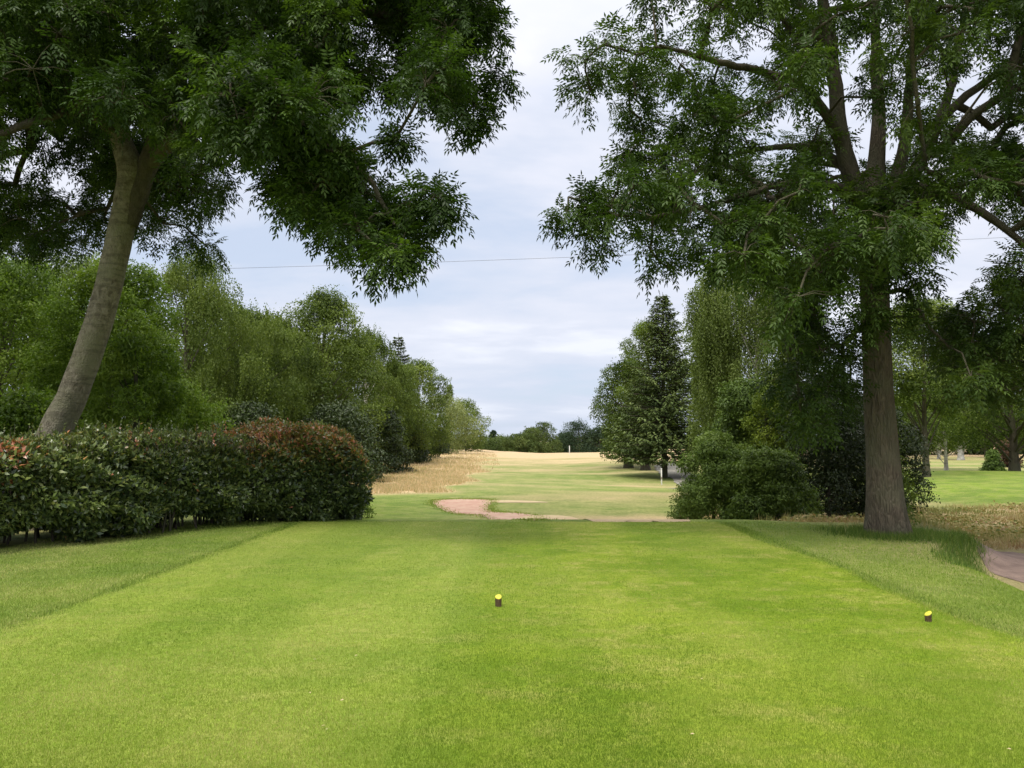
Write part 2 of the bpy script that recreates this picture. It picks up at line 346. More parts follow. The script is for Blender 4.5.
def grid_sheet(name, xs, ys, mat, off=0.0, attrs=True, **kw):
    X, Y = np.meshgrid(xs, ys); Z = hgt(X, Y) + off
    ny, nx = X.shape; i, j = np.meshgrid(np.arange(ny - 1), np.arange(nx - 1), indexing='ij'); b = (i * nx + j).ravel()
    at_ = {'dry': dry_mask(X, Y).ravel(), 'lush': lush_mask(X, Y).ravel()} if attrs else None
    o = np_mesh(name, np.stack([X, Y, Z], -1).reshape(-1, 3), np.stack([b, b + 1, b + nx + 1, b + nx], 1), mat, smooth=True, attrs=at_)
    return tag(o, kind='structure', **kw)
gx = np.sinh(np.linspace(-6.6, 6.6, 521)) * 1.36 + 2
gy = np.concatenate([np.linspace(-600, -30, 12), np.arange(-28, 0, 2.0), np.arange(0, 30, .22), np.arange(30, 80, .45), np.arange(80, 260, 1.5), np.geomspace(262, 2500, 24)])
grid_sheet('ground', gx, gy, M['grass'])
# the mown tee: a flat rectangle a finger's height proud of its fringe, with slightly wandering edges
def tee():
    us = np.linspace(-1, 1, 90); ys = np.concatenate([np.arange(-3, 15.1, .12)])
    U, Y = np.meshgrid(us, ys); wob = (.09 * (vnoise(Y, U * 0 + np.sign(U) * 5, 1.9, 3) - .5) + .14 * (vnoise(Y, U * 0 + np.sign(U) * 3, .45, 5) - .5)) * 2
    X = U * (4.08 + wob * np.sign(U)) + 0.0 ; X = X - .12 * sstep(15, 6, Y) * (U < 0) * np.abs(U)
    rim = np.minimum((1 - np.abs(U)) * 4.1 / .10, 1); rim = .5 * np.minimum(rim, np.clip((15.0 - Y) / .15 + .2, 0, 1))
    Z = hgt(X, Y) + .004 + .016 * rim
    ny, nx = X.shape; i, j = np.meshgrid(np.arange(ny - 1), np.arange(nx - 1), indexing='ij'); b = (i * nx + j).ravel()
    o = np_mesh('tee', np.stack([X, Y, Z], -1).reshape(-1, 3), np.stack([b, b + 1, b + nx + 1, b + nx], 1), M['tee'], smooth=True)
    tag(o, kind='structure')
tee()
def patch(name, outline, mat, off=.006, sink=0.0, n=36):
    """a sheet with a smooth closed outline following the ground"""
    O = spline(np.vstack([outline, outline[:1]]), 120)[:-1, :2]; c = O.mean(0); k = len(O); V = []; 
    O = O + .10 * (np.stack([vnoise(O[:, 0], O[:, 1], 1.3, 8), vnoise(O[:, 0], O[:, 1], 1.3, 9)], 1) - .5) * 2
    r = np.linspace(0.02, 1, n)
    for t in r:
        p = c + (O - c) * t; z = hgt(p[:, 0], p[:, 1]) + off - sink * (1 - t ** 6)
        V.append(np.column_stack([p, z]))
    V = np.concatenate(V); i, j = np.meshgrid(np.arange(n - 1), np.arange(k), indexing='ij'); i = i.ravel(); j = j.ravel(); j2 = (j + 1) % k
    return tag(np_mesh(name, V, np.stack([i * k + j, i * k + j2, (i + 1) * k + j2, (i + 1) * k + j], 1), mat, smooth=True), kind='structure')
def strip(name, centre, widths, mat, off=.008):
    Cc = spline(np.column_stack([centre, np.zeros(len(centre))]), 70)[:, :2]; w = np.interp(np.linspace(0, 1, 70), np.linspace(0, 1, len(widths)), widths)
    t = unit(np.gradient(Cc, axis=0)); nrm = np.column_stack([-t[:, 1], t[:, 0]]); V = []; us = np.linspace(-1, 1, 9)
    wl = 1 + .35 * (vnoise(Cc[:, 0], Cc[:, 1], 1.1, 2) - .5); wr = 1 + .35 * (vnoise(Cc[:, 0], Cc[:, 1], 1.1, 7) - .5)
    for u in us:
        p = Cc + nrm * (w * (wl if u < 0 else wr) * u)[:, None]; V.append(np.column_stack([p, hgt(p[:, 0], p[:, 1]) + off]))
    V = np.concatenate(V); k = 70; i, j = np.meshgrid(np.arange(8), np.arange(k - 1), indexing='ij'); b = (i * k + j).ravel()
    return tag(np_mesh(name, V, np.stack([b, b + 1, b + k + 1, b + k], 1), mat, smooth=True), kind='structure')
bk = [ground(*p)[:2] for p in [(432, 504), (438, 500), (465, 499), (492, 500), (489, 507), (496, 512), (540, 518), (535, 521), (490, 518.5), (452, 513)]]
patch('bunker', np.array([[*p] for p in bk]), M['sand'], .006)
strip('sandy_track', [ground(*p)[:2] for p in [(520, 518.5), (560, 519), (610, 520), (650, 520.5), (690, 521)]], [.35, .50, .42, .5, .2], M['dry_soil'], .010)
strip('sandy_strip', [ground(*p)[:2] for p in [(488, 501), (505, 501.5), (530, 502), (548, 502.5)]], [.3, .45, .4, .1], M['dry_soil'], .010)
strip('path', [(7.3, -3.0), (7.6, 2.0), (7.9, 6.0), (8.2, 9.5), (8.5, 12.0), (8.75, 14.2)], [1.2, 1.2, 1.2, 1.15, 1.0, .45], M['path'])
strip('gravel_track', [(8.6, 40.5), (10.2, 43), (11.4, 50), (12.2, 58), (14.0, 66), (17, 74)], [.5, .7, .9, 1.2, 1.4, 1.2], M['grey_gravel'], .03)

# ------------------------------------------------------------------ grass blades and weeds
def blades(name, xy, hh, ww, T, mat, lean=.5, seed=1, label=None):
    rng = np.random.default_rng(seed); n = len(xy); z = hgt(xy[:, 0], xy[:, 1])
    P = np.column_stack([xy, z + .002]); a = rng.random(n) * 2 * math.pi; S = np.column_stack([np.cos(a), np.sin(a), np.zeros(n)])
    b = rng.random(n) * 2 * math.pi; ln = rng.random(n) * lean
    tip = P + np.column_stack([np.cos(b) * ln * hh, np.sin(b) * ln * hh, hh * np.sqrt(1 - np.minimum(ln, .95) ** 2)])
    V = np.stack([P - S * (ww / 2)[:, None], P + S * (ww / 2)[:, None], tip], 1).reshape(-1, 3)
    o = np_mesh(name, V, np.arange(len(V)).reshape(-1, 3), mat, tint=T)
    return tag(o, label, kind='stuff')
M['blade_tee'] = leaf_mat('tee_blade', [(0, (.100, .168, .011)), (.5, (.182, .265, .022)), (.88, (.272, .325, .052)), (1, (.40, .38, .13))], .6, .2, .2)
M['blade_fr'] = leaf_mat('fringe_blade', [(0, (.120, .200, .020)), (.5, (.220, .300, .050)), (.9, (.31, .350, .090)), (1, (.42, .40, .16))], .6, .2, .2)
M['blade_dry'] = leaf_mat('dry_blade', [(0, (.22, .24, .09)), (.3, (.42, .35, .19)), (.7, (.58, .43, .29)), (1, (.68, .55, .38))], .7, .15, .2)
M['blade_long'] = leaf_mat('long_blade', [(0, (.045, .095, .012)), (.6, (.10, .175, .025)), (1, (.20, .23, .06))], .5, .25, .25)
M['weed'] = leaf_mat('weed_leaf', [(0, (.13, .17, .04)), (.35, (.28, .28, .10)), (.7, (.48, .38, .20)), (1, (.36, .22, .13))], .7, .2, .15)
def tee_blades():
    rng = np.random.default_rng(5); n = 900000
    u = rng.random(n); y = 1 / ((1 / 3.2) * (1 - u) + (1 / 15.0) * u); x = (rng.random(n) * 2 - 1) * np.minimum(.74 * y + .2, 9.0)
    inn = (np.abs(x) < 4.02)
    cl = fbm(x, y, 1.5, 3) * .5 + fbm(x, y, .35, 4) * .5
    T = np.clip(rng.random(n) * .75 + (cl - .5) * 1.7 + .12 + np.where(x < -.62, .10, -.03) + .06 * np.sign(np.sin((x + .62 + (fbm(x, y, .8, 8) - .5) * .5) * 2.4)) * -1, 0, 1)
    h = (.010 + .012 * rng.random(n)) ; w = .0022 + .0009 * y * .45
    xy = np.column_stack([x, y])
    m = inn; P = blades('grass', xy[m], h[m] + .010, w[m], T[m], M['blade_tee'], .8, 2)
    m = (~inn) & (x < 6.0 + .2 * (y - 9)) & (x > -7.5)
    blades('grass', xy[m], h[m] * 1.1 + .008, w[m], np.clip(T[m] - .02, 0, 1), M['blade_fr'], .9, 3)
    # shaggier line along the mown edge
    k = 12000; yy = rng.random(k) * 12 + 2.8; sgn = rng.choice([-1, 1], k); xx = sgn * (4.10 + rng.normal(size=k) * .09) - .12 * (sgn < 0) * sstep(15, 6, yy)
    blades('grass', np.column_stack([xx, yy]), .022 + .022 * rng.random(k), .003 + .0004 * yy, rng.random(k) * .7, M['blade_fr'], .9, 4)
    k = 5000; yy = rng.random(k) * 12 + 2.8; sgn = rng.choice([-1, 1], k); xx = sgn * (4.14 + rng.normal(size=k) * .07) - .12 * (sgn < 0) * sstep(15, 6, yy)
    blades('grass', np.column_stack([xx, yy]), .015 + .02 * rng.random(k), .004 + .0004 * yy, rng.random(k) * .8, M['blade_long'], .9, 14)
tee_blades()
def long_grass():
    rng = np.random.default_rng(11)
    # turf hanging over the sand's edge
    O = spline(np.vstack([bk, bk[:1]]), 900)[:-1]; O = np.repeat(O, 6, 0) + rng.normal(size=(len(O) * 6, 2)) * .15; n = len(O)
    blades('bunker_edge_grass', O, .015 + .035 * rng.random(n), .02 + .01 * rng.random(n), rng.random(n) * .7 + .3, M['blade_fr'], .8, 12)
    # tall grass by the foot of the right-hand tree and down the bank
    k = 6000; t = rng.random(k) ** 1.6 * .85; y = 13.1 - t * 3.4 + rng.normal(size=k) * .15; x = 5.60 + .24 * (y - 9.1) + 1.0 * (1 - t) ** 1.5 + .10 + rng.normal(size=k) * .17
    blades('long_grass', np.column_stack([x, y]), (.05 + .13 * rng.random(k)) * (1 - .65 * t), .006 + .006 * rng.random(k), rng.random(k), M['blade_long'], .8, 6)
    k = 9000; a = rng.random(k) * 6.283; r = .42 + np.abs(rng.normal(size=k)) * .35
    blades('long_grass', np.column_stack([6.62 + np.cos(a) * r, 13.45 + np.sin(a) * r * .9]), .04 + .12 * rng.random(k), .005 + .005 * rng.random(k), rng.random(k), M['blade_long'], .8, 7)
    # straw-coloured unmown rough on the left of the fairway
    n = 150000; u = rng.random(n); y = 1 / ((1 / 31) * (1 - u) + (1 / 150) * u); x = .2 - .030 * (y - 30) - rng.random(n) * (8 + .18 * y)
    k = (dry_mask(x, y) > .45 + .5 * rng.random(n)) & (fbm(x, y, .5, 3) > .30) & (rng.random(n) < 1.15 - .006 * y); x, y = x[k], y[k]; n = len(x)
    blades('rough_grass', np.column_stack([x, y]), (.08 + .22 * rng.random(n)) * (.3 + 1.3 * fbm(x, y, .3, 1)), .010 + y * .0006, np.clip(rng.random(n) * .8 + fbm(x, y, .2, 2) * .5 - .15, 0, 1), M['blade_dry'], .5, 8)
    # dry weedy ground beyond the tree on the right
    n = 60000; x = 5.4 + rng.random(n) * 16; y = 13.5 + rng.random(n) * 13
    k = (dry_mask(x, y) + rng.normal(size=n) * .1 > .35) & (np.hypot(x - 6.6, y - 13.5) > .7) & (fbm(x, y, 1.2, 4) > .35) & ~((x < 9.9) & (x > 6.6) & (y < 14.4)); x, y = x[k], y[k]; n = len(x)
    blades('weeds', np.column_stack([x, y]), (.05 + .20 * rng.random(n)) * (.3 + 1.2 * fbm(x, y, .9, 1)), .014 + .012 * rng.random(n), np.clip(fbm(x, y, .8, 5) * 1.3 - .25 + rng.random(n) * .3, 0, 1), M['weed'], .9, 9)
    lv = Leaves(); n = 14000; x = 5.6 + rng.random(n) * 15; y = 14 + rng.random(n) * 12
    k = (dry_mask(x, y) > .4) & (fbm(x, y, 1.1, 7) > .48) & ~((x < 9.9) & (y < 14.6)); x, y = x[k], y[k]; n = len(x)
    lv.add(np.column_stack([x, y, hgt(x, y) + .03 + .15 * rng.random(n)]), rdirs(rng, n) * [1, 1, .5], unit(rdirs(rng, n) + [0, 0, 1.0]), .09 + .06 * rng.random(n), .05, rng.random(n))
    tag(lv.build('ground_weeds', M['weed'], None), kind='stuff')
    # a few fallen leaves and daisies on the mown tee
    lv = Leaves(); n = 46; x = rng.uniform(-4.5, 4.5, n); y = rng.uniform(3.3, 11, n)
    lv.add(np.column_stack([x, y, hgt(x, y) + .036]), rdirs(rng, n) * [1, 1, .1], unit(rdirs(rng, n) * .3 + [0, 0, 1.0]), .026, .013, rng.random(n) * .5)
    tag(lv.build('leaf_litter', M['blade_dry'], None), kind='stuff')
long_grass()

# ------------------------------------------------------------------ big ash trees
def proj(P):
    d = P - CAM; f = d[..., 1] * cp + d[..., 2] * sp_; u = -d[..., 1] * sp_ + d[..., 2] * cp
    return 512 + F_ * d[..., 0] / f, 384 - F_ * u / f
def crown_clumps(rng, poly, yr, n, r, holes=(), sparse=None, sep=.8, zmin=2.3):
    """positions of leaf masses through the crown's volume, within its measured outline"""
    m = 60000; lo = np.min(poly, 0); hi = np.max(poly, 0); px = rng.uniform(lo[0], hi[0], m); py = rng.uniform(lo[1], hi[1], m)
    rg = np.array([yr(a, b) for a, b in zip(px, py)]); Y = rng.uniform(rg[:, 0], rg[:, 1]); rr = r * rng.uniform(.45, 1.2, m); rp = rr * F_ / Y * .85 + 13
    ok = np.ones(m, bool)
    for a in np.linspace(0, 6.283, 8, endpoint=False): ok &= in_poly(px + np.cos(a) * rp, py + np.sin(a) * rp, poly)
    for h in holes: ok &= np.hypot(px - h[0], py - h[1]) > h[2] + rp * .9
    if sparse: ok &= rng.random(m) < np.array([sparse(a, b) for a, b in zip(px, py)])
    idx = np.nonzero(ok)[0]; out = np.empty((n, 3)); rad = np.empty(n); k = 0
    for i in idx:
        p = at(px[i], py[i], Y[i])
        if p[2] < zmin: continue
        if k and np.min(np.sum((out[:k] - p) ** 2, 1)) < (sep * rr[i]) ** 2: continue
        out[k] = p; rad[k] = rr[i]; k += 1
        if k == n: break
    print('clumps', k, 'of', n); return out[:k], rad[:k]
def ash_sprays(lv, rng, tips, outd, tw, per=8, Lr=(.22, .34), leaflet=.095, pairs=4):
    """pinnate leaves fanned round each twig tip"""
    n = len(tips) * per; P = np.repeat(tips, per, 0) + rng.normal(size=(n, 3)) * .045; O = np.repeat(outd, per, 0)
    D = unit(O * .55 + rdirs(rng, n) * .85 + [0, 0, -.18]); Lc = rng.uniform(*Lr, n)[:, None]
    U = unit(rdirs(rng, n) * .45 + [0, 0, 1.0]); S = unit(np.cross(D, U)); U = np.cross(S, D)
    T = np.clip(np.repeat(tw, per) + rng.normal(size=n) * .10, 0, 1)
    dr = np.array([0, 0, -1.0])
    for k in range(pairs):
        s = .25 + .68 * k / (pairs - 1) if pairs > 1 else .6
        p = P + D * Lc * s + dr * Lc * .30 * s * s
        sz = leaflet * (1 - .25 * abs(s - .55)) * rng.uniform(.8, 1.2, n)
        for sg in (-1, 1):
            A = unit(D * .55 + S * sg * .85 + dr * (.30 + .2 * rng.random((n, 1))))
            lv.add(p, A, unit(U + rdirs(rng, n) * .3), sz, sz * .34, np.clip(T + rng.normal(size=n) * .05, 0, 1))
    p = P + D * Lc * .98 + dr * Lc * .30
    lv.add(p, unit(D + dr * .5), U, leaflet * 1.1, leaflet * .36, T)
def ash_tree(name, label, base, trunk, trad, limbs, clumps, rads, leafm, barkm, seed, tips_per=13, wob=None, group=None, dens=None):
    rng = np.random.default_rng(seed); root = empty(name, base, label, 'tree', group); org = np.array(base)
    t = Tubes(); tp = spline(trunk, 60); tr = np.interp(np.linspace(0, 1, 60), np.linspace(0, 1, len(trad)), trad); t.add(tp, tr, 28, wob)
    t.build('trunk', barkm, root, org); barkm = M['bark_limb_shaded']
    nodes = []; par = []; req = []
    for L, ra in limbs:
        lp = spline(L, 26); lr = np.interp(np.linspace(0, 1, 26), np.linspace(0, 1, len(ra)), ra)
        lp[3:-1] += rng.normal(size=(22, 3)) * .010
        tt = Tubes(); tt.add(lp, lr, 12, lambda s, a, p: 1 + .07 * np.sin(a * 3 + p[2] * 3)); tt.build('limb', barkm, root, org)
        for q, r_ in zip(lp[4::2], lr[4::2]): nodes.append(q); par.append(-1); req.append(r_)
    nl = len(nodes); todo = list(range(len(clumps))); ends = {}
    fork = tp[40]
    order = sorted(todo, key=lambda i: np.min(np.linalg.norm(np.array(nodes[:nl]) - clumps[i], axis=1)))
    for i in order:
        c = clumps[i]; A = np.array(nodes); d = np.linalg.norm(A - c, axis=1); d = d + .25 * np.linalg.norm(A - fork, axis=1)
        j = int(np.argmin(d)); p0 = A[j]; L = np.linalg.norm(c - p0); k = max(2, int(L / .45)); prev = j
        sag = min(.12 * L, .5)
        for s in range(1, k + 1):
            f = s / k; q = p0 + (c - p0) * f + np.array([0, 0, 1.0]) * sag * math.sin(f * math.pi) * .8 + (rng.normal(size=3) * .05 if s < k else 0)
            nodes.append(q); par.append(prev); req.append(0); prev = len(nodes) - 1
        ends[i] = prev
    cnt = np.zeros(len(nodes)); 
    for e in ends.values(): cnt[e] += 1
    for i in range(len(nodes) - 1, nl - 1, -1):
        if par[i] >= 0: cnt[par[i]] += cnt[i]
    rad = np.minimum(.013 * np.sqrt(np.maximum(cnt, 1)) + .004, .085)
    for i in range(nl, len(nodes)): rad[i] = min(rad[i], (req[par[i]] * .8 if par[i] < nl else rad[par[i]]))
    tt = Tubes(); A = np.array(nodes); idx = np.array([i for i in range(nl, len(nodes))]); pi = np.array(par)[idx]
    rp = np.where(pi < nl, rad[idx] * 1.15, rad[pi]); tt.segs(A[pi], A[idx], np.minimum(rp, rad[idx] * 1.5), rad[idx], 6)
    # twigs and sprays
    lv = Leaves(); n = len(clumps); m = tips_per
    dirs = rdirs(rng, n * m); dirs[:, 2] = dirs[:, 2] * .8 + .05; dirs = unit(dirs)
    cc = np.repeat(clumps, m, 0); rr = np.repeat(rads, m)
    qx, qy = proj(cc); keep = rng.random(n * m) < (np.array([dens(a, b) for a, b in zip(qx, qy)]) if dens else 1.0)
    tips = cc + dirs * (rr * (.35 + .65 * rng.random(n * m) ** .6))[:, None] * [1, 1, .85]
    mid = cc + (tips - cc) * .5 + [0, 0, .05]
    tw0 = rng.normal(.45, .16, n); cc, mid, tips, dirs = cc[keep], mid[keep], tips[keep], dirs[keep]
    tt.segs(cc, mid, .008, .006, 4); tt.segs(mid, tips, .006, .003, 4)
    tw = np.clip(np.repeat(tw0, m)[keep] + rng.normal(size=len(tips)) * .10, 0, 1)
    ash_sprays(lv, rng, tips, dirs, tw, per=11)
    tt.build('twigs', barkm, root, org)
    lv.build('crown', leafm, root, org)
    return root
# left tree
def left_ash():
    rng = np.random.default_rng(21)
    Pt = lambda x, y, d: at(x, y, d)
    trunk = [Pt(36, 545, 13.9), Pt(51, 445, 14), Pt(71, 398, 14), Pt(91, 345, 14), Pt(106, 298, 14), Pt(117, 250, 14), Pt(126, 205, 14), Pt(131, 172, 14)]
    base = trunk[0].copy(); base[2] = gz(base[0], base[1]); trunk[0][2] = base[2] - .1
    trad = [.35, .295, .262, .248, .24, .235, .238, .26, .19, .165, .13]
    trunk += [Pt(121, 140, 14), Pt(111, 100, 14), Pt(106, 55, 14.1)]
    f = Pt(131, 195, 14)
    limbs = [([Pt(111, 100, 14), Pt(106, 55, 14.1), Pt(96, -60, 14.3), Pt(70, -240, 14.6)], [.15, .13, .10, .05]),
             ([Pt(127, 225, 14), Pt(137, 192, 14), Pt(150, 160, 14), Pt(168, 110, 13.8), Pt(190, 40, 13.6), Pt(220, -60, 13.4), Pt(240, -230, 13)], [.18, .20, .19, .165, .14, .11, .05]),
             ([Pt(150, 165, 14), Pt(185, 130, 13.2), Pt(240, 105, 12), Pt(310, 125, 11), Pt(365, 175, 10.5), Pt(395, 225, 10.2)], [.14, .12, .09, .065, .04, .02]),
             ([Pt(180, 70, 13.7), Pt(250, 30, 13.2), Pt(330, 12, 12.7), Pt(410, 20, 12.3), Pt(480, 50, 12)], [.15, .12, .10, .07, .03]),
             ([Pt(110, 120, 14), Pt(60, 85, 14.4), Pt(0, 70, 15), Pt(-90, 60, 15.5)], [.13, .11, .08, .03]),
             ([Pt(112, 130, 14), Pt(85, 110, 12.8), Pt(40, 120, 11.5), Pt(-40, 150, 10.5)], [.12, .10, .07, .03]),
             ([Pt(205, -10, 13.5), Pt(300, -90, 12.5), Pt(400, -130, 11.5), Pt(460, -140, 11)], [.12, .10, .07, .03])]
    poly = [(-420, -420), (440, -420), (492, -120), (514, 0), (509, 60), (495, 112), (480, 122), (452, 133), (430, 128), (412, 150), (430, 185), (458, 188), (452, 218),
            (440, 240), (425, 268), (398, 278), (350, 270), (305, 262), (272, 272), (252, 255), (240, 222), (205, 232), (212, 268), (190, 262), (160, 266), (140, 262), (60, 278), (0, 290), (-420, 310)]
    holes = [(372, 122, 11), (395, 152, 9), (247, 178, 7), (68, 178, 8), (232, 228, 10), (8, 165, 4), (405, 142, 6)]
    def yr(px, py):
        if px > 200 and py > 60: return (9.3, 12.8)
        if px > 330: return (10.5, 14.5)
        if py > 130 and px < 210: return (14.4, 19.0)
        return (10.5, 19.0)
    def sparse(px, py):
        if py < -40 or px < -60: return .42
        return 1
    cl, ra = crown_clumps(rng, np.array(poly, float), yr, 900, .56, holes, sparse, .64)
    ex = [(437, 200, 9.9, .26), (425, 206, 10.1, .30), (412, 200, 10.2, .30), (490, 30, 11.5, .3), (494, 78, 11.6, .25), (476, 106, 11.4, .28), (395, 140, 10.8, .2), (462, 118, 11.2, .28), (402, 248, 9.8, .30), (385, 255, 9.9, .32), (30, 150, 15, .5), (60, 140, 15.5, .5), (15, 185, 16, .5), (50, 200, 16, .45), (85, 160, 16, .4), (75, 215, 15.5, .45), (20, 225, 16, .45), (180, 175, 15, .4), (205, 195, 15, .4), (205, 245, 14.5, .3)]
    cl = np.vstack([cl, [Pt(a, b, c) for a, b, c, _ in ex]]); ra = np.concatenate([ra, [e[3] for e in ex]])
    wob = lambda s, a, p: 1 + .04 * np.sin(a * 2 + 1.3) + .03 * np.sin(a * 3 + p[2] * 1.7) + .015 * np.sin(p[2] * 9 + a)
    ash_tree('ash_tree', 'big leaning ash tree with smooth grey trunk rising behind the hedge', base, trunk, trad, limbs, cl, ra, M['ash_a'], M['bark_l'], 22, 11, wob, dens=lambda a, b: .8 if (a < 110 and b > 110) else 1)
    # suckers of the same tree's neighbour are built with the woodland
left_ash()
def right_ash():
    rng = np.random.default_rng(31); Pt = at
    b = ground(886, 532); d0 = 13.5
    trunk = [np.array([6.60, d0, gz(6.6, d0) - .12]), Pt(886, 515, d0), Pt(884, 490, d0), Pt(882, 450, d0), Pt(879, 400, d0), Pt(877, 350, d0), Pt(875, 300, d0), Pt(873, 250, d0), Pt(871, 205, d0)]
    base = np.array([6.60, d0, gz(6.6, d0)])
    trad = [.38, .33, .30, .268, .248, .240, .242, .25, .235, .15, .115, .09]
    trunk += [Pt(876, 165, 13.7), Pt(879, 110, 13.9), Pt(875, 55, 14.1)]
    f = Pt(873, 245, d0)
    limbs = [([f, Pt(858, 195, 13.5), Pt(843, 150, 13.5), Pt(836, 95, 13.5), Pt(828, 30, 13.5), Pt(815, -60, 13.5), Pt(800, -220, 13.6)], [.20, .175, .145, .13, .11, .08, .04]),
             ([Pt(879, 110, 13.9), Pt(875, 55, 14.1), Pt(880, -80, 14.2), Pt(885, -260, 14.2)], [.10, .09, .06, .03]),
             ([f, Pt(893, 190, 13.3), Pt(903, 150, 13.2), Pt(908, 100, 13.1), Pt(914, 40, 13.0), Pt(930, -60, 12.8), Pt(950, -220, 12.6)], [.18, .125, .10, .085, .075, .05, .03]),
             ([f, Pt(896, 200, 13.5), Pt(925, 152, 13.5), Pt(943, 118, 13.6), Pt(985, 82, 13.8), Pt(1030, 52, 14), Pt(1110, 0, 14.3)], [.18, .14, .10, .085, .07, .06, .03]),
             ([Pt(843, 150, 13.5), Pt(822, 108, 13.0), Pt(790, 80, 12.6), Pt(745, 68, 12.2), Pt(700, 57, 11.9), Pt(660, 45, 11.6)], [.10, .085, .07, .06, .045, .02]),
             ([Pt(852, 175, 13.5), Pt(820, 150, 13.9), Pt(785, 147, 14.3), Pt(745, 152, 14.7), Pt(690, 175, 15)], [.09, .075, .06, .045, .02]),
             ([Pt(862, 205, 13.4), Pt(830, 185, 12.8), Pt(780, 185, 12.2), Pt(710, 205, 11.8), Pt(640, 220, 11.4)], [.09, .08, .06, .045, .02]),
             ([Pt(935, 130, 13.6), Pt(950, 90, 14.6), Pt(960, 40, 15.5), Pt(975, -60, 16)], [.09, .08, .06, .03]),
             ([Pt(905, 185, 13.5), Pt(950, 195, 12.9), Pt(1000, 225, 12.4), Pt(1060, 280, 12)], [.10, .08, .06, .03]),
             ([Pt(873, 300, 13.5), Pt(905, 290, 13.2), Pt(925, 320, 12.8), Pt(950, 350, 12.5)], [.05, .04, .03, .015])]
    poly = [(640, -420), (1400, -420), (1400, 330), (1130, 400), (1040, 425), (985, 425), (945, 425), (905, 395), (897, 345), (862, 345), (838, 405), (805, 440), (782, 415), (772, 350), (735, 312), (715, 282),
            (688, 278), (640, 268), (605, 252), (560, 232), (556, 190), (585, 185), (606, 168), (610, 140), (572, 95), (566, 45), (595, 25), (622, 0), (628, -120)]
    holes = [(676, 24, 7), (585, 235, 6), (592, 172, 4), (768, 132, 5), (985, 238, 15), (948, 275, 7), (832, 88, 5), (862, 140, 4), (893, 140, 4), (760, 40, 4), (912, 295, 6), (965, 95, 4), (846, 330, 6), (828, 372, 6)]
    def yr(px, py):
        if px < 720: return (10.5, 15.5)
        if py > 300: return (11.5, 16.5)
        return (10.0, 18.5)
    def sparse(px, py):
        if py < -40 or px > 1080: return .42
        if 820 < px < 950 and py < 215: return .6
        if px < 640: return .8
        if 860 < px < 896 and py > 250: return .35
        return .9
    cl, ra = crown_clumps(rng, np.array(poly, float), yr, 900, .50, holes, sparse, .64)
    ex = [(568, 212, 11.5, .24), (578, 200, 11.6, .25), (600, 215, 11.7, .3), (592, 240, 11.6, .28), (610, 205, 11.8, .3), (585, 60, 11.8, .3), (592, 90, 11.9, .32), (605, 45, 12, .3), (628, 155, 12, .3), (618, 180, 12.1, .3),
          (880, 262, 12.3, .4), (870, 290, 12.2, .42), (842, 345, 12.8, .4), (838, 372, 13, .4), (850, 362, 14.5, .4), (828, 395, 13.2, .3), (848, 398, 15, .35), (820, 350, 12.6, .4), (885, 318, 12.4, .4), (895, 245, 12.1, .4), (865, 325, 12.5, .3), (905, 275, 12.2, .4), (860, 240, 12.6, .35), (868, 215, 12.5, .35), (900, 215, 12.3, .35),
          (800, 400, 12.4, .35), (792, 375, 12.3, .4), (785, 350, 12.4, .4), (810, 425, 12.5, .25), (668, 268, 11.8, .3), (650, 250, 11.7, .3)]
    cl = np.vstack([cl, [Pt(a, b_, c) for a, b_, c, _ in ex]]); ra = np.concatenate([ra, [e[3] for e in ex]])
    def wob(s, a, p):
        fl = np.exp(-max(p[2] + .1, 0) * 3.0)
        return 1 + fl * (.10 + .20 * np.sin(a * 4 + .6) + .14 * np.sin(a * 7 + 2) + .12 * np.cos(a)) + .03 * np.sin(a * 3 + p[2] * 1.3) + .02 * np.sin(a * 9 + p[2] * 2)
    ash_tree('ash_tree', 'big upright ash tree with brown forked trunk right of the tee', base, trunk, trad, limbs, cl, ra, M['ash_b'], M['bark_r'], 32, 10, wob, dens=lambda a, b: .66 if (b < 190) else (.6 if (b > 280 and a > 890) else .8))
    # bare dead twigs hanging in front of the trunk belong to the tree's outline on that side
right_ash()

# ------------------------------------------------------------------ woodland trees and shrubs
def lobes_for(rng, H, R, n, low=.12, shape='round', r=.30):
    """centres and radii of the leaf masses of a crown (local coordinates)"""
    c = []; rr = []
    for i in range(n):
        z = low + (1 - low) * (i + rng.random()) / n; t = (z - low) / (1 - low)
        prof = {'round': math.sin(math.pi * min(1, .12 + t * .86)) ** .55, 'cone': (1 - t) ** .75 * .95 + .05, 'column': .9 * (math.sin(math.pi * min(1, .2 + t * .78)) ** .4),
                'dome': math.sqrt(max(0, 1 - t ** 2.2)), 'flame': math.sin(math.pi * min(1, .25 + t * .74)) ** .8}[shape]
        a = i * 2.4 + rng.random(); q = R * max(.08, prof - r * .45) * math.sqrt(.35 + .65 * rng.random()); lr = R * r * rng.uniform(.65, 1.3) * (.75 + .25 * prof)
        c.append((math.cos(a) * q, math.sin(a) * q, min(z * H, H - lr * .7))); rr.append(lr)
    return np.array(c), np.array(rr)
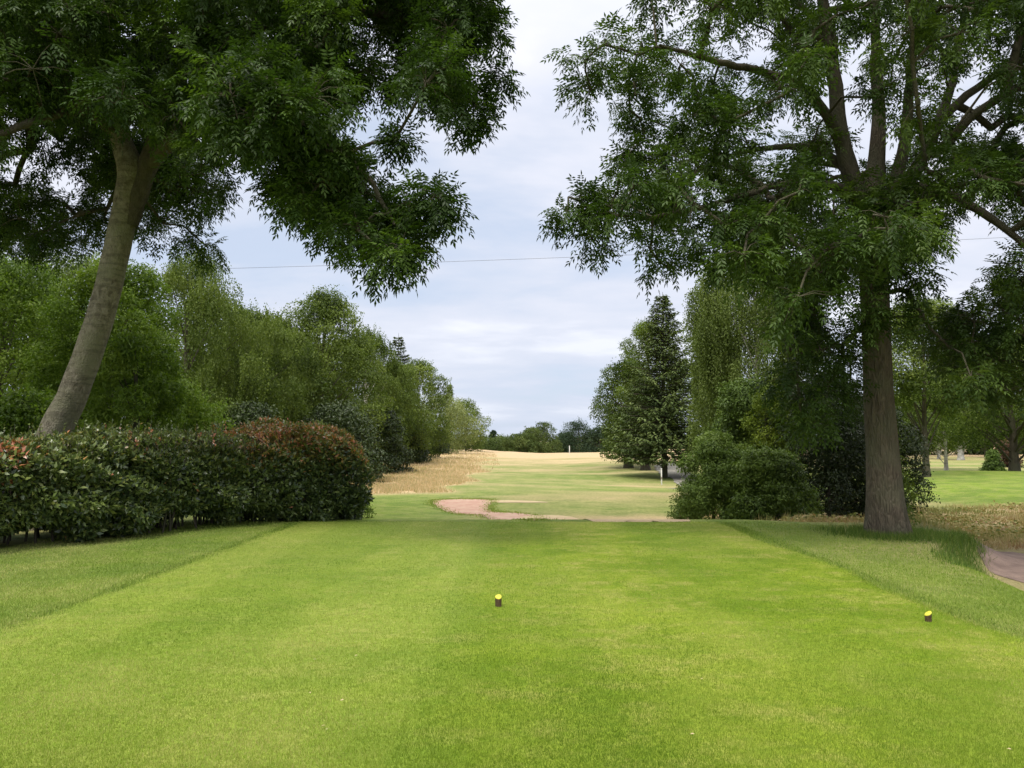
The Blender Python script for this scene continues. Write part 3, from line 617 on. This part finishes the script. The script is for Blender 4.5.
def shell_leaves(lv, rng, c, rr, n, L, asp=.5, tmean=.45, tvar=.14, droop=.3, zs=.85):
    w = rr ** 2; w = w / w.sum(); k = rng.choice(len(c), n, p=w); d = rdirs(rng, n); d[:, 2] += .15; d = unit(d)
    lump = 1 + .22 * np.sin(d[:, 0] * 7 + k * 1.3) * np.sin(d[:, 1] * 6 + k) + .15 * np.sin(d[:, 2] * 9 + k * 2.1)
    P = c[k] + d * (rr[k] * lump * (.55 + .5 * rng.random(n) ** .55))[:, None] * [1, 1, zs]
    nn = unit(d * .55 + rdirs(rng, n) * .75 + [0, 0, .45]); A = unit(np.cross(nn, rdirs(rng, n)) + [0, 0, -droop])
    sz = L * rng.uniform(.6, 1.25, n)
    lt = rng.normal(tmean, tvar * 1.25, len(c)); T = np.clip(lt[k] + rng.normal(size=n) * .16, 0, 1)
    lv.add(P, A, nn, sz, sz * asp, T); return P
def trunk_and_boughs(rng, H, r, c, rr, lean=(0, 0), top=.85):
    t = Tubes(); tp = spline([(0, 0, -.25), (lean[0] * .3, lean[1] * .3, H * .3), (lean[0] * .7 + rng.normal() * .1, lean[1] * .7, H * .6), (lean[0], lean[1], H * top)], 14)
    t.add(tp, np.linspace(r * 1.15, r * .15, 14), 10, lambda s, a, p: 1 + .5 * math.exp(-s * 14) + .06 * np.sin(a * 3 + p[2]))
    A = []; B = []
    for q, l in zip(c, rr):
        if rng.random() < .75:
            j = int(np.clip((q[2] / H) * 14 - 3, 1, 12)); A.append(tp[j]); B.append(q)
    if A:
        A = np.array(A); B = np.array(B); m = (A + B) / 2 + [0, 0, .12]; t.segs(A, m, r * .32, r * .22, 5); t.segs(m, B, r * .22, r * .08, 5)
    return t
def broad_tree(name, label, x, y, H, R, leaves, L, mat, seed, bark='bark_d', shape='round', low=.12, nl=34, r=.30, tr=.16, cat='tree', group=None, tmean=.45, asp=.5, droop=.3, lean=(0, 0), sx=1.0, twig=True):
    rng = np.random.default_rng(seed); z = gz(x, y); root = empty(name, (x, y, z), label, cat, group)
    c, rr = lobes_for(rng, H, R, nl, low, shape, r); c = c * [sx, 1, 1] + np.outer(c[:, 2] / H, [lean[0], lean[1], 0])
    lv = Leaves(); shell_leaves(lv, rng, c, rr, leaves, L, asp, tmean, .15, droop)
    # loose sprays breaking the outline
    n = leaves // 14; a = rng.integers(0, len(c), n // 12 + 1); d = unit(rdirs(rng, len(a)) + [0, 0, .25]); P0 = c[a] + d * (rr[a] * 1.12)[:, None]
    P = np.repeat(P0, 12, 0) + rng.normal(size=(len(P0) * 12, 3)) * rr.mean() * .16
    nn = unit(rdirs(rng, len(P)) + [0, 0, .5]); lv.add(P, rdirs(rng, len(P)) + [0, 0, -.3], nn, L * .9, L * asp * .9, np.clip(rng.normal(tmean + .1, .2, len(P)), 0, 1))
    t = trunk_and_boughs(rng, H, tr, c, rr, lean); tk = t.build('trunk', M[bark], root); cr = lv.build('crown', mat, root)
    return root
def birch_tree(name, label, x, y, H, R, strands, mat, seed, L=.085, low=.2, bark='bark_w', group=None, tmean=.45, hang=(.5, 1.6), tr=.13, shape='flame'):
    rng = np.random.default_rng(seed); z = gz(x, y); root = empty(name, (x, y, z), label, 'tree', group)
    c, rr = lobes_for(rng, H, R, 40, low, shape, .26)
    lv = Leaves(); k = rng.choice(len(c), strands, p=rr ** 2 / (rr ** 2).sum()); d = rdirs(rng, strands); d[:, 2] = np.abs(d[:, 2]) * .7 - .1
    S = c[k] + unit(d) * (rr[k] * rng.uniform(.6, 1.1, strands))[:, None]; ln = rng.uniform(*hang, strands); m = 15
    nb = max(1, strands // 11); g = rng.integers(0, nb, strands); S = S[g] + rng.normal(size=(strands, 3)) * [R * .045, R * .045, R * .05]; k = k[g]; ln = ln[g] * rng.uniform(.55, 1.1, strands)
    f = np.linspace(0, 1, m)[None]; out = unit(S * [1, 1, 0] + 1e-6)
    P = S[:, None] + out[:, None] * (ln[:, None] * f * .25 * (1 - f))[..., None] + np.array([0, 0, -1.0]) * (ln[:, None] * f ** 1.2)[..., None]
    P = P.reshape(-1, 3) + rng.normal(size=(strands * m, 3)) * L * .45; P[:, 2] = np.maximum(P[:, 2], .1)
    n = len(P); lt = rng.normal(tmean, .14, len(c)); T = np.clip(np.repeat(lt[k], m) + rng.normal(size=n) * .15, 0, 1)
    lv.add(P, unit(rdirs(rng, n) * .7 + [0, 0, -.9]), rdirs(rng, n) + [0, 0, .2], L * rng.uniform(.7, 1.3, n), L * .6, T)
    t = trunk_and_boughs(rng, H, tr, c, rr); t.build('trunk', M[bark], root); lv.build('crown', mat, root); return root
def spruce_tree(name, label, x, y, H, R, mat, seed, low=.06, step=.30, L=.24, cat='tree', group=None, gaps=0.0):
    rng = np.random.default_rng(seed); z0 = gz(x, y); root = empty(name, (x, y, z0), label, cat, group); lv = Leaves(); t = Tubes()
    t.add([(0, 0, -.2), (0, 0, H * .5), (0.05, 0, H)], [H * .018, H * .010, .012], 8)
    z = H * low; A0 = []; B0 = []
    while z < H * .975:
        u = z / H; Lb = R * (1 - u) ** .85 + .10; nb = int(8 + 9 * (1 - u))
        for b in range(nb):
            if rng.random() < gaps: continue
            a = rng.random() * 6.283; le = Lb * rng.uniform(.7, 1.12); d = np.array([math.cos(a), math.sin(a), 0]); s = np.array([-d[1], d[0], 0]); m = int(10 + 42 * le / R)
            f = rng.random(m) ** .6; side = (rng.random(m) * 2 - 1) * (.10 + .30 * le * (1 - f) * .8)
            el = .35 * u - .22; P = d * (f * le)[:, None] + s * side[:, None]; P[:, 2] = z + le * (el * f + .20 * f ** 3) - np.abs(side) * .35 + rng.normal(size=m) * .03
            ax = unit(d * .8 + s * np.sign(side)[:, None] * .6 + [0, 0, -.25] + rdirs(rng, m) * .3); nn = unit(rdirs(rng, m) * .45 + [0, 0, 1.0])
            Ls = L * rng.uniform(.6, 1.2, m) * (.55 + .45 * (1 - u)); lv.add(P, ax, nn, Ls, Ls * .36, np.clip(rng.normal(.35, .1) + .35 * f + rng.normal(size=m) * .12, 0, 1), .35)
            A0.append((0, 0, z)); B0.append(d * le * .85 + [0, 0, z + le * (el * .85 + .12)])
        z += step * rng.uniform(.75, 1.25) * (.55 + .45 * (1 - u))
    t.segs(A0, B0, .03, .008, 4); t.build('trunk', M['bark_d'], root); lv.build('crown', mat, root); return root
def T(px, top, Y):                        # place by where it stands and how tall it is seen
    p = at(px, 440, Y); z = gz(p[0], Y); return p[0], Y, at(px, top, Y)[2] - z
g_l = 'trees lining the left of the fairway'
def W(px_w, Y): return px_w / F_ * Y
def tree(kind, name, label, px, top, Y, wpx, mat, seed, n, L, **kw):
    x, y, H = T(px, top, Y); R = W(wpx, Y) / 2 * (1.12 if Y > 21 else 1.0)
    if Y < 100: n = int(n * 1.35)
    return broad_tree(name, label, x, y, H, R, n, L, M[mat], seed, **kw) if kind == 'b' else birch_tree(name, label, x, y, H, R, n, M[mat], seed, L=L, **kw)
tree('b', 'broadleaf_tree', 'bright green broadleaf tree at the left edge behind the leaning trunk', -5, 262, 27, 190, 'fresh', 101, 60000, .12, group=g_l, low=.05, nl=44, r=.26)
tree('b', 'broadleaf_tree', 'fresh green young tree directly behind the leaning trunk', 110, 268, 25, 150, 'fresh', 102, 52000, .11, group=g_l, low=.05, nl=44, r=.26)
tree('b', 'ash_sapling', 'bright leafy sapling growing just right of the leaning trunk, above the hedge', 135, 335, 17.5, 110, 'fresh', 103, 16000, .11, group=None, low=.1, nl=26, r=.3, tr=.06, asp=.36, droop=.6)
tree('s', 'birch_tree', 'tall grey-green birch whose top shows under the leaning tree\'s crown', 188, 256, 36, 165, 'broad', 104, 4600, .10, bark='bark_d', tmean=.42, group=g_l, low=.1)
tree('s', 'birch_tree', 'grey-green birch with drooping twigs between the tallest birch and the full round tree', 245, 306, 42, 125, 'broad', 105, 4200, .11, bark='bark_d', tmean=.36, group=g_l, low=.1)
tree('b', 'broadleaf_tree', 'tall full green tree, highest of those above the red-tipped hedge', 322, 294, 52, 135, 'broad', 106, 46000, .17, group=g_l, low=.08, nl=40, shape='flame', r=.27)
tree('s', 'birch_tree', 'slim birch filling the dip left of the full green tree', 278, 320, 50, 85, 'broad', 107, 2600, .12, bark='bark_d', tmean=.4, group=g_l, low=.08)
tree('s', 'birch_tree', 'darker birch on the right shoulder of the full green tree', 366, 330, 66, 95, 'broad', 108, 3000, .13, group=g_l, low=.05, tmean=.3)
spr = T(397, 333, 84); spruce_tree('conifer', 'dark conifer tip standing above the left tree line', spr[0], spr[1], spr[2], 4.2, M['spruce'], 109, low=.1, step=.5, L=.5, group=g_l, gaps=.2)
tree('b', 'broadleaf_tree', 'dusky green tree below the conifer tip', 392, 364, 76, 76, 'broad', 110, 26000, .19, group=g_l, low=.04, tmean=.35)
tree('b', 'broadleaf_tree', 'mid-green tree stepping down towards the pale willow', 417, 362, 92, 66, 'broad', 111, 22000, .22, group=g_l, low=.04, tmean=.4)
tree('b', 'willow_tree', 'pale grey-green willow near the far end of the left tree line', 440, 396, 128, 66, 'willow', 112, 16000, .28, group=g_l, low=.05, nl=26)
tree('b', 'poplar_tree', 'narrow dark poplar tip poking up behind the pale willow', 449, 385, 160, 11, 'broad', 113, 4000, .32, group=g_l, low=.1, shape='column', nl=22, r=.5)
tree('b', 'broadleaf_tree', 'last round green tree of the left line, right of the willow', 466, 400, 150, 46, 'broad', 114, 12000, .30, group=g_l, low=.04)
for i, (px, top, Y, wp, lab) in enumerate([(60, 258, 38, 190, 'tall olive tree behind the bright ones, seen past the leaning trunk'), (215, 300, 52, 130, 'olive tree filling in behind the two grey-green birches'),
        (285, 330, 66, 120, 'olive tree deep behind the slim birch'), (342, 340, 80, 90, 'olive tree deep behind the full green tree'), (-60, 250, 40, 190, 'tall olive tree out past the left edge')]):
    tree('b', 'broadleaf_tree', lab, px, top, Y, wp, 'broad', 120 + i, 36000, .09 + .0016 * Y, group=g_l, low=.03, nl=44, r=.27)
g_u = 'dark bushes under the left trees'
for i, (px, top, Y, wp, lab) in enumerate([(250, 405, 34, 90, 'dark bush below the drooping birch, behind the hedge'), (335, 405, 42, 90, 'dark bush below the full green tree'), (378, 412, 54, 60, 'low dark bush where the rough grass meets the end of the hedge'),
        (405, 420, 78, 48, 'shady bush at the foot of the trees left of the willow'), (165, 385, 26, 110, 'dark bush behind the hedge below the tallest birch'), (20, 395, 20, 120, 'leafy bush behind the hedge at the left edge'), (432, 430, 112, 36, 'low bush under the pale willow')]):
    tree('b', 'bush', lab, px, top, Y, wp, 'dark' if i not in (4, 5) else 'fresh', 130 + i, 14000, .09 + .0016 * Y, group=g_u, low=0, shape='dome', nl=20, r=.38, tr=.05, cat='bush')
# far end of the hole
g_f = 'trees closing the far end of the fairway'
for i, (kind, px, top, Y, wp, mat, lab) in enumerate([('b', 497, 438, 215, 46, 'far', 'low scrub at the far end, right of the left tree line'), ('b', 493, 430.5, 225, 9, 'fardark', 'tiny round-headed tree standing above the far scrub'),
        ('b', 520, 434, 205, 36, 'far', 'low light green bush left of the far round tree'), ('b', 531, 428, 210, 30, 'far', 'light green far tree, left of the two dark ones'), ('b', 545, 422, 220, 32, 'far', 'round far tree with a ragged top in the middle of the fairway'),
        ('b', 578, 421.5, 226, 40, 'fardark', 'dark blue-green far tree just left of the right-hand tree group'), ('b', 600, 427, 222, 34, 'fardark', 'dark far tree half hidden by the right-hand tree group'), ('b', 565, 433, 232, 26, 'fardark', 'low dark far tree between the two large far ones')]):
    tree('b', 'far_bush' if top > 432 else 'far_tree', lab, px, top, Y, wp, mat, 150 + i, 9000, .42, group=g_f, low=0.0, nl=24, tr=.25, shape='dome' if i != 1 else 'round', cat='tree')
# right-hand group
g_r = 'trees right of the fairway'
tree('b', 'broadleaf_tree', 'yellow-green tree leaning out behind the left side of the dark spruce', 650, 322, 70, 74, 'yellow', 170, 26000, .17, group=g_r, low=.15, tmean=.3, shape='round', r=.26, nl=44)
tree('b', 'broadleaf_tree', 'round dark tree on a short trunk, leftmost of the right-hand group', 628, 362, 64, 70, 'broad', 171, 26000, .17, group=g_r, low=.13, tmean=.2, tr=.3, nl=40)
tree('b', 'broadleaf_tree', 'dark low tree between the leftmost round one and the spruce', 645, 385, 60, 44, 'dark', 172, 16000, .16, group=g_r, low=.14, tmean=.5, tr=.3)
s = T(664, 292, 52); spruce_tree('spruce_tree', 'tall dark spruce with a thin bare spire', s[0], s[1], s[2], 4.8, M['spruce'], 173, low=.11, step=.22, L=.38, group=g_r, gaps=.08)
tree('s', 'birch_tree', 'weeping birch with long hanging curtains between the spruce and the big right-hand ash', 756, 240, 30, 116, 'birch', 174, 6000, .085, group=g_r, low=.35, hang=(1.0, 3.0), tmean=.45, shape='round')
tree('s', 'birch_tree', 'smaller weeping birch filling the gap beside the spruce', 718, 290, 34, 46, 'birch', 175, 2400, .09, group=g_r, low=.1, hang=(.8, 2.2), tmean=.5, shape='round')
g_b = 'shrubs right of the fairway'
tree('b', 'shrub', 'grey-green tall shrub behind the rhododendrons, below the weeping birch', 748, 382, 25, 92, 'rhodo', 180, 30000, .10, group=g_b, low=0, shape='dome', nl=16, r=.42, tr=.06, cat='shrub', tmean=.4)
tree('b', 'shrub', 'lime green shrub tip beside the drooping ash leaves', 768, 386, 23, 60, 'yellow', 181, 9000, .08, group=g_b, low=0, shape='dome', nl=20, r=.36, tr=.04, cat='shrub', tmean=.25)
tree('b', 'rhododendron_bush', 'feathery rounded bush at the left end of the shrub group', 712, 434, 20.5, 80, 'rhodo', 182, 26000, .085, group=g_b, low=0, shape='dome', nl=15, r=.42, tr=.05, cat='shrub', tmean=.62, asp=.35, sx=1.05)
tree('b', 'rhododendron_bush', 'layered dark rhododendron in front, its foot nearest the tee', 768, 452, 19.4, 92, 'rhodo', 183, 26000, .10, group=g_b, low=0, shape='dome', nl=15, r=.40, tr=.05, cat='shrub', tmean=.55, asp=.35)
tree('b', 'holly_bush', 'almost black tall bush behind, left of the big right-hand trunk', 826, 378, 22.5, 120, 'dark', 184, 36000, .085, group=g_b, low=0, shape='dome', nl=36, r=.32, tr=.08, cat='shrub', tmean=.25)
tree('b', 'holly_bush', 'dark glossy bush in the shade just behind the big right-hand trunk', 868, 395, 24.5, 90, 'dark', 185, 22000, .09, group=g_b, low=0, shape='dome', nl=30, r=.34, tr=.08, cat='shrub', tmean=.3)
# trees beyond the second tee
g_s = 'trees beyond the second tee'
tree('b', 'broadleaf_tree', 'dark tree whose hanging leaves show just right of the big trunk', 925, 300, 38, 90, 'broad', 190, 26000, .13, group=g_s, low=.38, tr=.14, tmean=.5)
tree('b', 'broadleaf_tree', 'broad green tree on a dark trunk at the right edge beyond the second tee', 1013, 335, 44, 150, 'broad', 191, 40000, .14, group=g_s, low=.28, tr=.22, tmean=.45, nl=44)
tree('b', 'broadleaf_tree', 'leaning-crowned tree with thin pale trunk behind the white stake', 945, 365, 60, 100, 'broad', 192, 26000, .17, group=g_s, low=.25, tr=.12, bark='bark_w', tmean=.4)
for i, (px, Y, top, wp, mat) in enumerate([(893, 105, 395, 40, 'broad'), (915, 112, 390, 44, 'dark'), (938, 100, 396, 42, 'broad'), (960, 92, 392, 40, 'broad'), (985, 110, 388, 44, 'dark'), (1010, 104, 394, 44, 'broad'), (1042, 100, 390, 50, 'broad'), (1085, 96, 388, 54, 'dark')]):
    lab = ['distant woodland tree just right of the big right-hand trunk', 'dark distant woodland tree behind the white stake\'s left', 'distant woodland tree behind the white stake', 'distant tree with a white birch trunk, in the middle of the far woodland',
           'dark distant woodland tree right of the white birch trunk', 'distant woodland tree behind the trunk at the right edge', 'distant woodland tree cut by the right edge', 'dark distant woodland tree beyond the right edge'][i]
    tree('b', 'woodland_tree', lab, px, top, Y, wp, mat, 200 + i, 12000, .24, group='distant woodland on the right', low=.22 if i != 3 else .25, tr=.16 if i != 3 else .3, bark='bark_w' if i in (2, 3) else 'bark_d', tmean=.4)
tree('b', 'bush', 'small green bush round a pale stem beyond the second tee', 992, 450, 54, 20, 'rhodo', 220, 5000, .13, low=0, shape='cone', nl=16, r=.4, tr=.05, cat='bush', group='bushes beyond the second tee')
tree('b', 'bush', 'coppery red bush under the tree at the right edge', 1003, 441, 70, 26, 'red', 221, 5000, .17, low=0, shape='dome', nl=16, r=.4, tr=.05, cat='bush', group='bushes beyond the second tee')
def distant_wood(x0, x1, y, dy, H, n, L, mat, seed):
    rng = np.random.default_rng(seed); k = int((x1 - x0) / 2.2); cx = np.linspace(x0, x1, k) + rng.normal(size=k); cy = y + rng.normal(size=k) * dy
    hh = H * (.75 + .5 * fbm(cx, cy, .06, seed)); c = []; rr = []
    for a, b, h in zip(cx, cy, hh):
        for f in (.22, .5, .78): c.append((a + rng.normal() * .8, b + rng.normal() * .8, gz(a, b) + h * f)); rr.append(h * .30 * rng.uniform(.8, 1.25))
    lv = Leaves(); shell_leaves(lv, rng, np.array(c), np.array(rr), n, L, .6, .4); tag(lv.build('distant_wood', M[mat], None), kind='stuff')
distant_wood(34, 125, 122, 3, 6.0, 60000, .55, 'dark', 222)
distant_wood(-150, 160, 262, 5, 6.6, 70000, .9, 'far', 223)

# ------------------------------------------------------------------ clipped photinia hedge (three shrubs)
def hedge(name, label, spine, hts, wid, n, red, seed, green=0.0):
    rng = np.random.default_rng(seed); S = spline(np.column_stack([spine, hts]), 60); base = S[30].copy(); z0 = gz(base[0], base[1])
    root = empty(name, (base[0], base[1], z0), label, 'hedge', 'photinia hedge left of the tee'); org = np.array([base[0], base[1], z0])
    # rounded-box cross section, leaves over its skin and inside it
    u = rng.random(n); q = u * 59; i = np.minimum(q.astype(int), 58); f = (q - i)[:, None]; c = S[i] * (1 - f) + S[i + 1] * f; t = unit(S[i + 1] - S[i]) * [1, 1, 0]; t = unit(t)
    nrm = np.column_stack([-t[:, 1], t[:, 0], np.zeros(n)]); a = rng.random(n) * 2 * math.pi; ca, sa = np.cos(a), np.sin(a)
    sx = np.sign(ca) * np.abs(ca) ** .7; sz = np.sign(sa) * np.abs(sa) ** .72; h = c[:, 2]; endr = np.minimum(1, np.minimum(u, 1 - u) / .12) ** .5
    dep = 1 - .42 * rng.random(n) ** 2.0
    bul = .75 * (vnoise(c[:, 0] * 1.0, c[:, 1] * 1.0 + h * sz * .4, .8, seed + 5) - .5); lump = 1 + bul + .34 * (fbm(c[:, 0] + sx, h * sz + c[:, 1], 1.1, seed) - .5) + .32 * (vnoise(c[:, 0] * 2 + sx * 2, h * sz * 1.5 + c[:, 1] * 2, 1.5, seed + 2) - .5)
    P = np.empty((n, 3)); rr = dep * lump * (.62 + .38 * endr)
    P[:, :2] = c[:, :2] + (nrm * (sx * rr * wid * 1.06)[:, None])[:, :2]; zc = h * .5; P[:, 2] = gz(base[0], base[1]) + np.maximum(.04, zc + sz * rr * h * .5)
    out = unit(nrm * sx[:, None] + np.array([0, 0, 1.0]) * sz[:, None])
    nn = unit(out * .5 + rdirs(rng, n) * .7 + [0, 0, .4]); A = unit(np.cross(nn, rdirs(rng, n)) * .8 + out * .35 + [0, 0, .15]); L = .105 * rng.uniform(.6, 1.25, n)
    tp = sstep(.60 - .10 * red, 1.0 - .04 * red, (P[:, 2] - z0) / h)                          # new growth is on top: olive to red
    T = np.clip(rng.normal(.36, .12, n) + .30 * (fbm(P[:, 0] + P[:, 2], P[:, 1], 1.3, seed + 1) - .5), 0, .58)
    newg = rng.random(n) < tp * (.55 + .4 * red)
    T = np.where(newg, np.clip(rng.normal(.59 + .06 * red, .06 + .04 * red, n), 0, 1), T)
    redl = (rng.random(n) < red * .24 * tp ** 3 + .002); T = np.where(redl, rng.uniform(.82, 1, n), T)
    T = np.where(rng.random(n) < green, np.clip(rng.normal(.55, .06, n), 0, .62), T)
    spot = np.exp(-((P - np.array([-7.75, 11.3, 1.45])) ** 2 * [5, 5, 7]).sum(1)); T = np.where(rng.random(n) < spot * .8, rng.uniform(.84, 1, n), T)
    lv = Leaves(); lv.add(P, A, nn, L, L * .42, T)
    # shoots standing proud of the top
    k = 520; u = rng.random(k) * 59; i = u.astype(int); i = np.minimum(i, 58); c = S[i] + (S[i + 1] - S[i]) * (u - i)[:, None]; off = rng.uniform(-.8, .8, k) * wid; t = unit((S[i + 1] - S[i]) * [1, 1, 0])
    B = np.column_stack([c[:, 0] - t[:, 1] * off, c[:, 1] + t[:, 0] * off, z0 + c[:, 2] * .5 * (1 + .93 * (1 - (np.abs(off) / wid) ** 2.857) ** .36)]); hh = rng.uniform(.03, .16, k) + .18 * (rng.random(k) < .12); m = 7
    PP = (B[:, None] + np.array([0, 0, 1.0]) * (hh[:, None] * np.linspace(.1, 1, m)[None])[..., None]).reshape(-1, 3); nk = len(PP)
    TT = np.clip(np.repeat(np.where(rng.random(k) < red ** 1.5, rng.uniform(.7, 1, k), rng.uniform(.4, .64, k)), m) + rng.normal(size=nk) * .05, 0, 1)
    lv.add(PP, unit(rdirs(rng, nk) * [1, 1, .3] + [0, 0, .7]), rdirs(rng, nk) + [0, 0, .8], .075 * rng.uniform(.7, 1.2, nk), .03, TT)
    tb = Tubes(); tb.segs(B - [0, 0, .06], B + np.column_stack([np.zeros(k), np.zeros(k), hh]), .005, .003, 4)
    k = 60; u = rng.random(k) * 59; i = np.minimum(u.astype(int), 58); c = S[i]; off = rng.uniform(-.45, .45, (k, 2)); off *= np.minimum(1, np.minimum(u, 59 - u) / 12)[:, None]; A0 = np.column_stack([c[:, 0] + off[:, 0], c[:, 1] + off[:, 1], np.full(k, z0 - .05)])
    tb.segs(A0, A0 + np.column_stack([rng.normal(size=k) * .15, rng.normal(size=k) * .15, c[:, 2] * .8]), .022, .008, 5)
    tag(tb.build('stems', M['bark_d'], root, org), kind='stuff'); lv.build('foliage', M['photinia'], root, org); return root, (rng, S, lv)
hedge('photinia_hedge', 'dark green hedge section at the left edge below the leaning trunk', [(-11.2, 8.6), (-9.3, 10.3), (-7.9, 11.9), (-6.9, 13.0)], [1.60, 1.62, 1.60, 1.68], 1.15, 70000, .06, 301, .30)
hedge('photinia_hedge', 'plain dark middle hedge section between the leaning trunk and the red-tipped part', [(-7.2, 12.9), (-6.4, 13.8), (-5.55, 14.9)], [1.64, 1.70, 1.66], 1.15, 44000, .16, 302, .24)
hedge('photinia_hedge', 'red-tipped rounded end section of the hedge', [(-5.75, 14.7), (-4.9, 15.8), (-4.1, 16.5), (-3.55, 16.85)], [1.74, 1.84, 1.76, 1.36], 1.15, 54000, 1.0, 303)
def little():
    rng = np.random.default_rng(310)
    def sprig(name, label, cat, p, h, r, n, mat, tm, L):
        root = empty(name, p, label, cat); c = np.array([[0, 0, h * f] for f in np.linspace(.25, 1, 7)]); rr = np.array([r * (1.05 - f * .7) for f in np.linspace(0, 1, 7)])
        lv = Leaves(); shell_leaves(lv, rng, c, rr, n, L, .42, tm); tb = Tubes(); tb.add([(0, 0, -.05), (.02, 0, h * .4), (-.01, .02, h * .7), (0, 0, h * .98)], [.012, .01, .007, .003], 6)
        tb.build('stem', M['bark_d'], root); lv.build('foliage', mat, root)
    sprig('shrub', 'pale green shrub growing up behind the red-tipped hedge end', 'shrub', (-4.75, 18.6, gz(-4.75, 18.6)), at(312, 425, 18.6)[2] - gz(-4.75, 18.6), .55, 3200, M['birch'], .75, .08)
    p = ground(368, 517.5); sprig('weed', 'small leafy weed at the right foot of the red-tipped hedge', 'plant', (p[0], p[1] - .15, gz(p[0], p[1])), .42, .22, 420, M['fresh'], .5, .08)
    p = ground(905, 515); sprig('weed', 'thin grey-green weed standing right of the big brown trunk', 'plant', (7.3, 14.2, gz(7.3, 14.2)), .5, .2, 240, M['birch'], .4, .06)
    sprig('sapling', 'thin leafy sapling just right of the big brown trunk', 'sapling', (7.75, 15.6, gz(7.75, 15.6)), 1.75, .42, 700, M['broad'], .6, .11)
little()

# ------------------------------------------------------------------ tee markers, stakes, wire
M['log'] = bark_mat('marker_wood', (.07, .045, .025), (.12, .08, .045), (.09, .06, .035), 6.0, .3)
M['yellow_paint'] = plain_mat('yellow_paint', (.62, .56, .05), .5, .12, 60.0)
M['white_paint'] = plain_mat('white_paint', (.55, .55, .50), .6, .10)
M['wood'] = plain_mat('weathered_wood', (.22, .19, .15), .8, .3)
M['soil'] = plain_mat('soil', (.16, .13, .07), .95, .3, 80.0)
def tee_marker(label, px, py, h, r, slant, yaw, hole):
    p = ground(px, py); z = gz(p[0], p[1]) + .008; root = empty('tee_marker', (p[0], p[1], z), label, 'tee marker', 'tee markers'); root.rotation_euler = (0, 0, yaw)
    k = 28; a = np.linspace(0, 2 * math.pi, k, endpoint=False); rad = r * (1 + .05 * np.sin(a * 3) + .03 * np.sin(a * 7 + 1))
    top = lambda rr: h + slant * rr * np.cos(a)
    rings = [(-.04, 1.0), (h * .3, .99), (h * .7, 1.01)]; V = [np.column_stack([np.cos(a) * rad * s, np.sin(a) * rad * s, np.full(k, zz)]) for zz, s in rings]
    V.append(np.column_stack([np.cos(a) * rad, np.sin(a) * rad, top(rad)])); V = np.concatenate(V); i, j = np.meshgrid(np.arange(3), np.arange(k), indexing='ij'); i = i.ravel(); j = j.ravel(); j2 = (j + 1) % k
    np_mesh('log', V, np.stack([i * k + j, i * k + j2, (i + 1) * k + j2, (i + 1) * k + j], 1), M['log'], root, smooth=False)
    cap = []; rs = [(1.0, -.006), (1.03, .001), (.96, .006), (.30, .006), (.22, -.004 if hole else .006), (.02, -.004 if hole else .006)]
    for s, dz in rs: cap.append(np.column_stack([np.cos(a) * rad * s, np.sin(a) * rad * s, h + slant * rad * s * np.cos(a) + dz]))
    cap = np.concatenate(cap); i, j = np.meshgrid(np.arange(len(rs) - 1), np.arange(k), indexing='ij'); i = i.ravel(); j = j.ravel(); j2 = (j + 1) % k
    np_mesh('painted_top', cap, np.stack([i * k + j, i * k + j2, (i + 1) * k + j2, (i + 1) * k + j], 1), M['yellow_paint'], root, smooth=False)
    return root
mk = tee_marker('short upright log marker with round yellow top in the middle of the tee', 498.5, 608, .094, .030, -.40, -math.pi / 2, True)
tee_marker('short log marker with slanted yellow top by the right edge of the tee', 928.5, 623, .072, .027, .55, math.radians(10), False)
def stake(name, label, px, py_base, Y, h, r, group=None, mat='white_paint', foot=None):
    p = at(px, py_base, Y); x = p[0]; z = gz(x, Y); root = empty(name, (x, Y, z), label, 'post', group); t = Tubes()
    t.add([(0, 0, -.1), (0, 0, h * .25), (0, 0, h * .97), (0, 0, h)], [r, r, r, r * .3], 8); t.build('post', M[mat], root)
    t = Tubes(); t.add([(0, 0, h - .004), (0, 0, h + r * .8), (0, 0, h + r * 1.0)], [r * 1.25, r * 1.1, r * .1], 8); t.build('post_cap', M[mat], root)
    if foot:
        t = Tubes(); t.add([(0, 0, h * .35), (0, 0, h * .50)], [r * 1.12, r * 1.12], 8); t.build('band', M[foot], root)
stake('marker_post', 'tall thin white stake standing beyond the second tee', 928, 470, 46, 1.55, .05, None, foot='wood')
stake('marker_post', 'tiny white post on the far crest in front of the dark far tree', 569.5, 451, 158, 1.7, .09)
stake('fence_post', 'white post under the spruce, left of its pair', 648.5, 462, 62, .8, .07, 'posts by the gravel track')
stake('fence_post', 'white post beside the spruce trunk, right of its pair', 661.5, 476, 46, .95, .04, 'posts by the gravel track', foot='wood')
def wire():
    a = at(215, 269.5, 42); b = at(640, 254, 42); d = (b - a) / (b[0] - a[0]); P = []
    for x in np.linspace(-48, 48, 80):
        q = a + d * (x - a[0]); q[2] += .0006 * (x * x - 12.0 ** 2) * .5; P.append(q)
    t = Tubes(); t.add(P, [.009] * 80, 6); tag(t.build('overhead_wire', plain_mat('wire', (.12, .12, .13)), None), 'thin overhead wire crossing the sky between the two big trees', 'wire')
wire()
